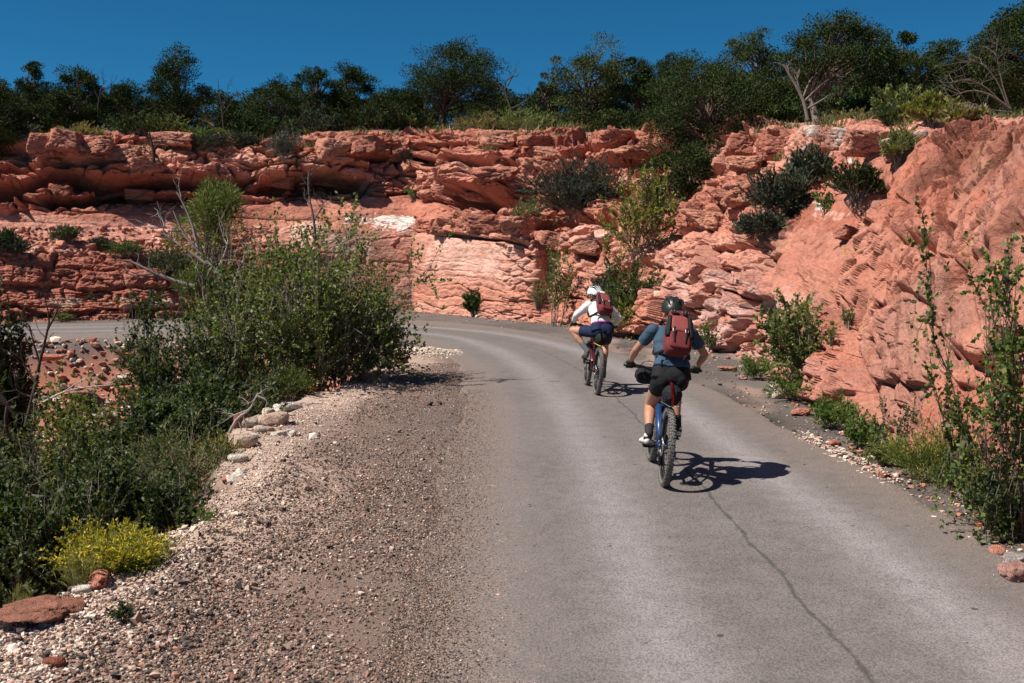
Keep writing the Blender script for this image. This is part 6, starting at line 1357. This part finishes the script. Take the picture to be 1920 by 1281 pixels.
def rider(label, loc, yaw, lean, J, M):
    p = empty('person', loc, label, 'person')
    p.matrix_world = Matrix.Translation(Vector(loc)) @ Matrix.Rotation(yaw, 4, 'Z') @ Matrix.Rotation(lean, 4, 'Y')
    V = {k: Vector(v) for k, v in J.items() if k[0] != '_'}
    pel, wai, che, nek, hed = V['pelvis'], V['waist'], V['chest'], V['neck'], V['head']
    hx = J['_hip']; sx = J['_sh']; g = J['_g']
    up = (che - wai).normalized(); sidev = (V['shR'] - V['shL']).normalized()
    hdir = Matrix.Rotation(J['_headyaw'], 3, 'Z') @ Matrix.Rotation(J['_headpitch'], 3, 'X')
    # joints
    el = {s: ik(V['sh' + s], V['wr' + s], J['_ua'], J['_fa'], V['elp' + s]) for s in 'LR'}
    kn = {s: ik(V['hip' + s], V['an' + s], J['_th'], J['_sk'], V['knp' + s]) for s in 'LR'}
    hd = lambda v: hed + hdir @ Vector(v)
    skin = [('e', pel, (hx + .02, .08, .08)), ('c', pel, wai, .075, .07), ('c', wai, che, .07, .075), ('c', V['shL'] * .85 + V['shR'] * .15, V['shR'] * .85 + V['shL'] * .15, .05, .05), ('c', che, nek, .06, .052),
            ('c', nek - up * .03, hd((0, -.012, -.06)), .056, .054), ('e', hd((0, 0, .02)), (.074, .096, .105), hdir), ('e', hd((0, .028, -.055)), (.056, .062, .062), hdir), ('e', hd((0, .055, -.085)), (.030, .030, .022), hdir),
            ('c', hd((0, .094, .015)), hd((0, .112, -.022)), .009, .014), ('e', hd((0, .088, -.060)), (.024, .010, .008), hdir), ('e', hd((0, .088, .028)), (.045, .012, .008), hdir)]
    for s in (-1, 1): skin += [('e', hd((s * .077, -.008, -.005)), (.010, .020, .031), hdir)]
    for s, q in (('L', -1), ('R', 1)):
        sh, e, w = V['sh' + s], el[s], V['wr' + s]
        skin += [('c', sh, e, .049 * g, .037 * g), ('c', e, e.lerp(w, .3), .036 * g, .039 * g), ('c', e.lerp(w, .3), w, .039 * g, .025 * g), ('c', w, V['gr' + s] + vec(0, -.012, .022), .025, .026)]
        skin += hand_prims(q, V['gr' + s])
        h, k, a = V['hip' + s], kn[s], V['an' + s]
        back = (h.lerp(a, .5) - k); back = back.normalized() if back.length > .01 else vec(0, -1, 0)
        skin += [('c', h, h.lerp(k, .5), .088 * g, .076 * g), ('c', h.lerp(k, .5), k, .076 * g, .055 * g), ('c', k, k.lerp(a, .32) + back * .012, .052 * g, .058 * g), ('c', k.lerp(a, .32) + back * .012, k.lerp(a, .7) + back * .004, .058 * g, .040 * g), ('c', k.lerp(a, .7), a, .040 * g, .033 * g)]
        ft = V['toe' + s]; sp, Rm, d, u = shoe_prims(V['heel' + s], ft)
        skin += [('c', a, V['heel' + s] + u * .04 + d * .04, .034, .03), ('c', V['heel' + s] + u * .035 + d * .05, V['heel' + s] + u * .03 + d * .19, .028, .026)]
    blob('body', skin, M['skin'], p, .008, 5)
    for s in (-1, 1):
        bm = bmesh.new(); bmesh.ops.create_icosphere(bm, subdivisions=2, radius=.011, matrix=Matrix.Translation(hd((s * .030, .083, .010)))); from_bm('eye', bm, M_WHITEP, p)
    # shirt
    wid = J['_tw']
    sh = []
    hem = J['_hem']
    for q in (-1, -.33, .33, 1):
        o = sidev * (wid * q)
        sh += [('f', wai.lerp(pel, hem) + o * 1.04, wai + o * .92, .102, .095), ('c', wai + o * .88, che + o * 1.0, .088, .092)]
        sh += [('c', che + o, (V['shL'] + V['shR']) / 2 + up * -.02 + o * 1.05, .098, .072)]
    sh += [('f', nek - up * .06, nek + up * .02 + vec(0, .004, 0), .075, .064)]
    for s in 'LR':
        a, e, w = V['sh' + s], el[s], V['wr' + s]
        if J['_long']: sh += [('c', a, e, .068 * g, .050 * g), ('c', e, e.lerp(w, .5), .050 * g, .046 * g), ('f', e.lerp(w, .5), e.lerp(w, .99), .046 * g, .038 * g)]
        else: sh += [('e', a, (.064, .066, .064)), ('f', a, a.lerp(e, .60), .064, .058)]
    blob('jersey', sh, M['shirt'], p, .009, 6, wr=.010, wrs=10)
    if J['_band']:
        bd = []
        for q in (-1, -.33, .33, 1):
            o = sidev * (wid * q); bd += [('f', wai.lerp(pel, hem * 1.25) + o * .95, wai.lerp(pel, hem * .78) + o * .93, .104, .102)]
        blob('waistband', bd, M_MAG, p, .008, 3)
    so = [('e', pel + vec(0, -.02, -.005), (hx + .058, .104, .106)), ('e', pel + vec(-.07, -.045, -.03), (.078, .078, .085)), ('e', pel + vec(.07, -.045, -.03), (.078, .078, .085))]
    for q in (-1, 0, 1): so += [('f', pel + sidev * (.09 * q) - vec(0, 0, .03), wai.lerp(pel, hem * .9) + sidev * (.078 * q), .108, .100)]
    for s in 'LR':
        h, k = V['hip' + s], kn[s]; t = J['_short']
        so += [('c', h, h.lerp(k, t * .5), .093 * g, .090 * g), ('f', h.lerp(k, t * .4), h.lerp(k, t), .090 * g, .084 * g)]
    blob('shorts', so, M['shorts'], p, .009, 6, wr=.007, wrs=9)
    for s, q in (('L', -1), ('R', 1)):
        k, a = kn[s], V['an' + s]; sp, Rm, d, u = shoe_prims(V['heel' + s], V['toe' + s])
        blob('sock', [('f', k.lerp(a, J['_sock']), a, .046 * g, .040), ('c', a, V['heel' + s] + u * .06 + d * .03, .040, .040)], M['sock'], p, .006, 2)
        shoe = blob('shoe', sp, M['shoe'], p, .007, 3)
        c_ = V['heel' + s] + d * .115 + u * .004
        blob('sole', [('e', V['heel' + s] + d * .04 + u * .006, (.037, .050, .012), Rm), ('e', V['heel' + s] + d * .115 + u * .004, (.040, .11, .011), Rm), ('e', V['heel' + s] + d * .19 + u * .006, (.045, .068, .012), Rm)], M_SHOED, shoe, .005, 2)
        w = V['wr' + s]; gl = hand_prims(q, V['gr' + s], 1.22)
        gl[0] = ('e', gl[0][1], (.048, .042, .026)); gl.append(('f', w.lerp(el[s], .06), V['gr' + s] + vec(0, -.014, .022), .031, .032))
        blob('glove', gl, M_GLOVE, p, .0055, 2)
    # helmet and hair
    hh = blob('helmet', [('e', hd((0, -.006, .052)), (.108, .138, .108), hdir), ('e', hd((0, -.062, .025)), (.099, .088, .092), hdir), ('e', hd((0, .03, .045)), (.10, .11, .08), hdir)], M['helmet'], p, .008, 2)
    me = hh.data
    bm = bmesh.new(); bm.from_mesh(me)
    inv = hdir.transposed(); cut = [v for v in bm.verts if (inv @ (v.co - hed)).z < .012 - .03 * max(0, -(inv @ (v.co - hed)).y / .1)]
    bmesh.ops.delete(bm, geom=cut, context='VERTS'); bm.to_mesh(me); bm.free()
    # vents: dark slots set into the shell
    for (vx, tilt_) in J['_vents']:
        bm = bmesh.new(); a = vx
        pts = []
        for t in np.linspace(-.5, .95, 9):
            y = math.sin(t - .75) * .138; z = .052 + math.cos(t - .75) * .1085 * math.cos(a * .9)
            pts.append(hd((math.sin(a) * .109 * max(.55, math.cos(t * .5)), y - .004, z)))
        bm_tube(bm, pts, [.002, .007, .009, .010, .010, .010, .009, .007, .002], 8)
        from_bm('vent', bm, M_BLACKC, hh)
    bm = bmesh.new()
    vis = []
    for r_, z in ((.105, .062), (.165, .060)):
        vis.append([bm.verts.new(hd((math.sin(a) * r_ * .92, math.cos(a) * r_ + .02, z - .010 * abs(math.sin(a))))) for a in np.linspace(-.85, .85, 13)])
    top = [f for f in []]
    for i in range(12): bm.faces.new((vis[0][i], vis[0][i + 1], vis[1][i + 1], vis[1][i]))
    r = bmesh.ops.solidify(bm, geom=bm.faces[:], thickness=.006)
    from_bm('visor', bm, M['helmet'], hh)
    blob('hair', [('e', hd((0, -.052, -.015)), (.066, .050, .055), hdir), ('e', hd((0, -.03, .03)), (.082, .085, .06), hdir)], M_HAIR, p, .008, 2, wr=.01, wrs=60)
    bm = bmesh.new()
    for s in (-1, 1): bm_tube(bm, [hd((s * .082, .02, .02)), hd((s * .074, .03, -.06)), hd((s * .03, .045, -.105))], .005, 5)
    from_bm('chin_strap', bm, M['strap'], hh)
    return p, V, el, kn, hd
def softbox(name, size, mat, parent, M4, taper=.85, bulge=.25, wr=.006):
    """padded cloth box: rounded, tapering to the top, with creases"""
    u, f = ico(4); e = .42
    v = np.sign(u) * np.abs(u) ** e; v = v / np.maximum(1e-9, np.abs(v).max(0))
    v[:, :2] *= (1 - (1 - taper) * (v[:, 2:3] * .5 + .5)); 
    v = v * np.array(size) / 2
    n_ = fbm(v * 22 + 3, 3, 5); v = v * (1 + wr * 6 * n_[:, None] * np.array([.6, 1.0, .3]))
    w = np.array([(M4 @ Vector(q))[:] for q in v])
    return link(name, mesh_np(name, w, f), mat, parent)
def backpack(label, loc, yaw, lean, V, w=.27, h=.44, d=.17, flapL=M_PACKL, white_top=False):
    b = empty('backpack', loc, label, 'backpack'); b.matrix_world = Matrix.Translation(Vector(loc)) @ Matrix.Rotation(yaw, 4, 'Z') @ Matrix.Rotation(lean, 4, 'Y')
    axis = (V['neck'] - V['waist']).normalized(); side = (V['shR'] - V['shL']).normalized(); out = side.cross(axis).normalized()
    if out.y > 0: out = -out
    side = axis.cross(out).normalized(); 
    c = V['waist'].lerp(V['neck'], .52) + out * (.10 + d * .5)
    # local x = side, y = outwards (-), z = axis
    M4 = Matrix.Translation(c) @ Matrix((side, -out, axis)).transposed().to_4x4()
    T = lambda x, y, z: M4 @ Vector((x, y, z))
    softbox('pack_body', (w, d, h), M_PACK, b, M4, .78)
    softbox('lid', (w * .72, d * .62, .10), M_PACK, b, M4 @ Matrix.Translation((0, .01, h * .47)), .9)
    softbox('flap', (w * .62, .035, h * .40), flapL, b, M4 @ Matrix.Translation((0, -d * .47, h * .17)) @ Matrix.Rotation(-.12, 4, 'X'), .92)
    softbox('front_pocket', (w * .74, .045, h * .42), M_PACK, b, M4 @ Matrix.Translation((0, -d * .46, -h * .22)), .95)
    for s in (-1, 1):
        softbox('side_pocket', (.055, d * .34, h * .52), M_BLACKC, b, M4 @ Matrix.Translation((s * w * .385, -d * .40, h * .10)) @ Matrix.Rotation(-s * .10, 4, 'Y') @ Matrix.Rotation(s * .5, 4, 'Z'), .7)
        bm = bmesh.new(); bm_tube(bm, [T(s * w * .22, -d * .60, h * .05), T(s * w * .22, -d * .63, -h * .02), T(s * w * .21, -d * .60, -h * .20), T(s * w * .19, -d * .60, -h * .33)], [.011, .012, .008, .006], 6)
        from_bm('strap', bm, M_BLACKC, b)
        bm = bmesh.new(); bm_tube(bm, [T(s * w * .22 + math.cos(a) * .013, -d * .63, -h * .03 + math.sin(a) * .018) for a in np.linspace(0, 6.283, 14, endpoint=False)], .005, 6, True)
        from_bm('buckle', bm, M_CREAMB, b)
        S = V['shR'] if s > 0 else V['shL']
        q = [T(s * w * .30, d * .42, h * .40), S.lerp(V['neck'], .45) + axis * .085 - out * .0, S.lerp(V['neck'], .38) + axis * .02 - out * .10, V['chest'] + side * (s * .13) - out * .125, V['waist'].lerp(V['chest'], .4) + side * (s * .17) - out * .02, T(s * w * .45, d * .3, -h * .38)]
        bm = bmesh.new(); bm_tube(bm, [Vector(v) for v in catmull([v[:] for v in q], 26).tolist()], .016, 8); from_bm('shoulder_strap', bm, M_BLACKC, b)
    if white_top: softbox('towel', (w * .4, d * .4, .05), M_WHITEC, b, M4 @ Matrix.Translation((0, -.01, h * .55)), .9)
    else:
        for s in (-1, 1):
            bm = bmesh.new(); bm_tube(bm, [T(s * .055 + math.cos(a) * .030, -d * .42, h * .47 + math.sin(a) * .022) for a in np.linspace(0, 6.283, 16, endpoint=False)], .009, 6, True); bm_disc(bm, T(s * .055, -d * .40, h * .47), .026, .012, 16)
            from_bm('goggle_lens', bm, M_HELM, b)
    # dangling waist strap
    bm = bmesh.new(); bm_tube(bm, [T(-w * .45, d * .3, -h * .42), T(-w * .62, d * .35, -h * .47), T(-w * .70, d * .3, -h * .58)], [.010, .010, .006], 6); from_bm('hip_strap', bm, M_BLACKC, b)
    bm = bmesh.new(); bm_tube(bm, [T(w * .25, -d * .2, -h * .47), T(w * .24, -d * .3, -h * .58), T(w * .20, -d * .25, -h * .66)], [.008, .008, .014], 6); from_bm('hip_strap', bm, M_BLACKC, b)
    return b
def saddle_bag(label, loc, yaw, lean, strap):
    b = empty('saddle_bag', loc, label, 'bag'); b.matrix_world = Matrix.Translation(Vector(loc)) @ Matrix.Rotation(yaw, 4, 'Z') @ Matrix.Rotation(lean, 4, 'Y')
    body = blob('bag_body', [('e', (0, -.04, .87), (.090, .125, .092)), ('e', (0, .10, .835), (.066, .14, .075)), ('e', (0, .02, .815), (.073, .12, .065))], M_BLACKC, b, .009, 3, wr=.018, wrs=24)
    bm = bmesh.new(); q = [(-.012, -.158, .93 - .035), (-.008, -.180, .87), (.0, -.168, .80), (.004, -.13, .745)]
    q = [(-.022, .02, .985), (-.020, -.09, .975), (-.016, -.165, .915), (-.010, -.188, .85), (-.004, -.172, .785)]
    pts = catmull(q, 16)
    vs = []
    for k, v in enumerate(pts):
        vs.append([bm.verts.new((v[0] - .011, v[1] - .004, v[2])), bm.verts.new((v[0] + .011, v[1] - .004, v[2]))])
    for k in range(len(vs) - 1): bm.faces.new((vs[k][0], vs[k][1], vs[k + 1][1], vs[k + 1][0]))
    bmesh.ops.solidify(bm, geom=bm.faces[:], thickness=.004)
    from_bm('bag_strap', bm, M_RED if strap else M_BLACK, b)
    bm = bmesh.new(); bm_tube(bm, [(-.10, -.04, .80), (-.03, -.15, .775), (.06, -.14, .78), (.10, -.02, .81)], .004, 5); from_bm('reflective_trim', bm, M_STEEL if strap else M_YEL, b)
    return b
def bar_bag(label, loc, yaw, lean):
    b = empty('handlebar_bag', loc, label, 'bag'); b.matrix_world = Matrix.Translation(Vector(loc)) @ Matrix.Rotation(yaw, 4, 'Z') @ Matrix.Rotation(lean, 4, 'Y')
    blob('bag_body', [('c', (-.17, 1.0, .915), (.17, 1.0, .915), .088, .088)], M_BLACKC, b, .009, 2, wr=.018, wrs=22)
    for s in (-.08, .08):
        bm = bmesh.new(); bm_tube(bm, [(s, 1.0 + math.cos(a) * .094, .915 + math.sin(a) * .094) for a in np.linspace(0, 6.283, 24, endpoint=False)], .006, 5, True); from_bm('bag_strap', bm, M_BLACK, b)
    return b

# --- near rider
L1 = G(1243, 911, ROADZ); yaw1, lean1 = math.radians(-2.0), math.radians(4.6)
bk, lp, rp = bicycle('blue mountain bike ridden by the person in the slate blue jersey', M_BLUE, L1, yaw1, lean1, math.pi + .12)
J1 = dict(pelvis=(.005, .175, 1.015), waist=(.005, .225, 1.135), chest=(.004, .36, 1.32), neck=(.012, .455, 1.475), head=(.0, .525, 1.60),
          shL=(-.180, .405, 1.425), shR=(.188, .455, 1.425), grL=(-.335, .852, 1.024), grR=(.335, .852, 1.024), wrL=(-.335, .785, 1.075), wrR=(.338, .785, 1.075), elpL=(-.75, -.1, -.75), elpR=(.9, -.1, -.6),
          hipL=(-.082, .20, .965), hipR=(.086, .20, .965), knpL=(-.02, 1, .05), knpR=(.02, 1, .05), _hip=.105, _sh=.18, _g=.99, _headyaw=math.radians(8), _headpitch=math.radians(-8), _ua=.295, _fa=.265, _th=.43, _sk=.42, _tw=.082, _hem=.42, _long=False, _band=False, _short=.37, _sock=.73,
          _vents=[(-.75, 0), (-.25, 0), (.25, 0), (.75, 0)])
for s, p in (('L', lp), ('R', rp)):
    q = -1 if s == 'L' else 1
    J1['heel' + s] = p + vec(q * .062, -.135, .040); J1['toe' + s] = p + vec(q * .085, .12, .008); J1['an' + s] = p + vec(q * .055, -.105, .135)
per1, V1, el1, kn1, hd1 = rider('person riding in slate blue t-shirt, black shorts and black helmet, seen from behind', L1, yaw1, lean1, J1, dict(skin=M_SKIN, shirt=M_NAVYT, shorts=M_BLACKC, sock=M_SOCKB, shoe=M_SHOEW, helmet=M_HELM, strap=M_ORANGE))
backpack('maroon backpack with a light flap, two buckles and goggles on the person in slate blue', L1, yaw1, lean1, V1)
saddle_bag('black saddle bag with a bright red strap under the nearer rider', L1, yaw1, lean1, True)
bar_bag('black roll bag on the handlebar of the blue mountain bike', L1, yaw1, lean1)
# --- far rider
L2 = G(1118, 740, ROADZ); yaw2, lean2 = math.radians(3.5), math.radians(4.2)
bk2, lp2, rp2 = bicycle('dark red mountain bike ridden by the person in the white jersey', M_WINE, L2, yaw2, lean2, math.radians(112))
J2 = dict(pelvis=(.045, .14, 1.005), waist=(.02, .215, 1.13), chest=(-.01, .37, 1.29), neck=(-.025, .49, 1.415), head=(-.06, .575, 1.525),
          shL=(-.175, .40, 1.365), shR=(.15, .53, 1.375), grL=(-.335, .852, 1.024), grR=(.335, .852, 1.024), wrL=(-.338, .785, 1.075), wrR=(.338, .785, 1.075), elpL=(-.8, -.2, -.4), elpR=(.7, -.1, -.55),
          hipL=(-.060, .17, .955), hipR=(.125, .17, .945), knpL=(-.95, .8, .3), knpR=(.12, 1, .1), _hip=.11, _sh=.17, _g=1.0, _headyaw=math.radians(32), _headpitch=math.radians(-12), _ua=.285, _fa=.255, _th=.44, _sk=.43, _tw=.075, _hem=.35, _long=True, _band=True, _short=.62, _sock=.56,
          _vents=[(-.95, 0), (-.55, 0), (-.18, 0), (.18, 0), (.55, 0), (.95, 0)])
for s, p in (('L', lp2), ('R', rp2)):
    q = -1 if s == 'L' else 1
    J2['heel' + s] = p + vec(q * .055, -.135, .055 if s == 'L' else .075); J2['toe' + s] = p + vec(q * .08, .12, .006); J2['an' + s] = p + vec(q * .05, -.105, .15 if s == 'L' else .17)
per2, V2, el2, kn2, hd2 = rider('person riding ahead in white long sleeved jersey, navy shorts and white helmet', L2, yaw2, lean2, J2, dict(skin=M_SKIN2, shirt=M_WHITEC, shorts=M_NAVYS, sock=M_SOCKG, shoe=M_SHOED, helmet=M_HELMW, strap=M_BLACK))
backpack('maroon backpack with a white cloth on top on the person in the white jersey', L2, yaw2, lean2, V2, .25, .40, .16, M_PACKL, True)
saddle_bag('plain black saddle bag under the rider in the white jersey', L2, yaw2, lean2, False)
bar_bag('black roll bag on the handlebar of the dark red mountain bike', L2, yaw2, lean2)
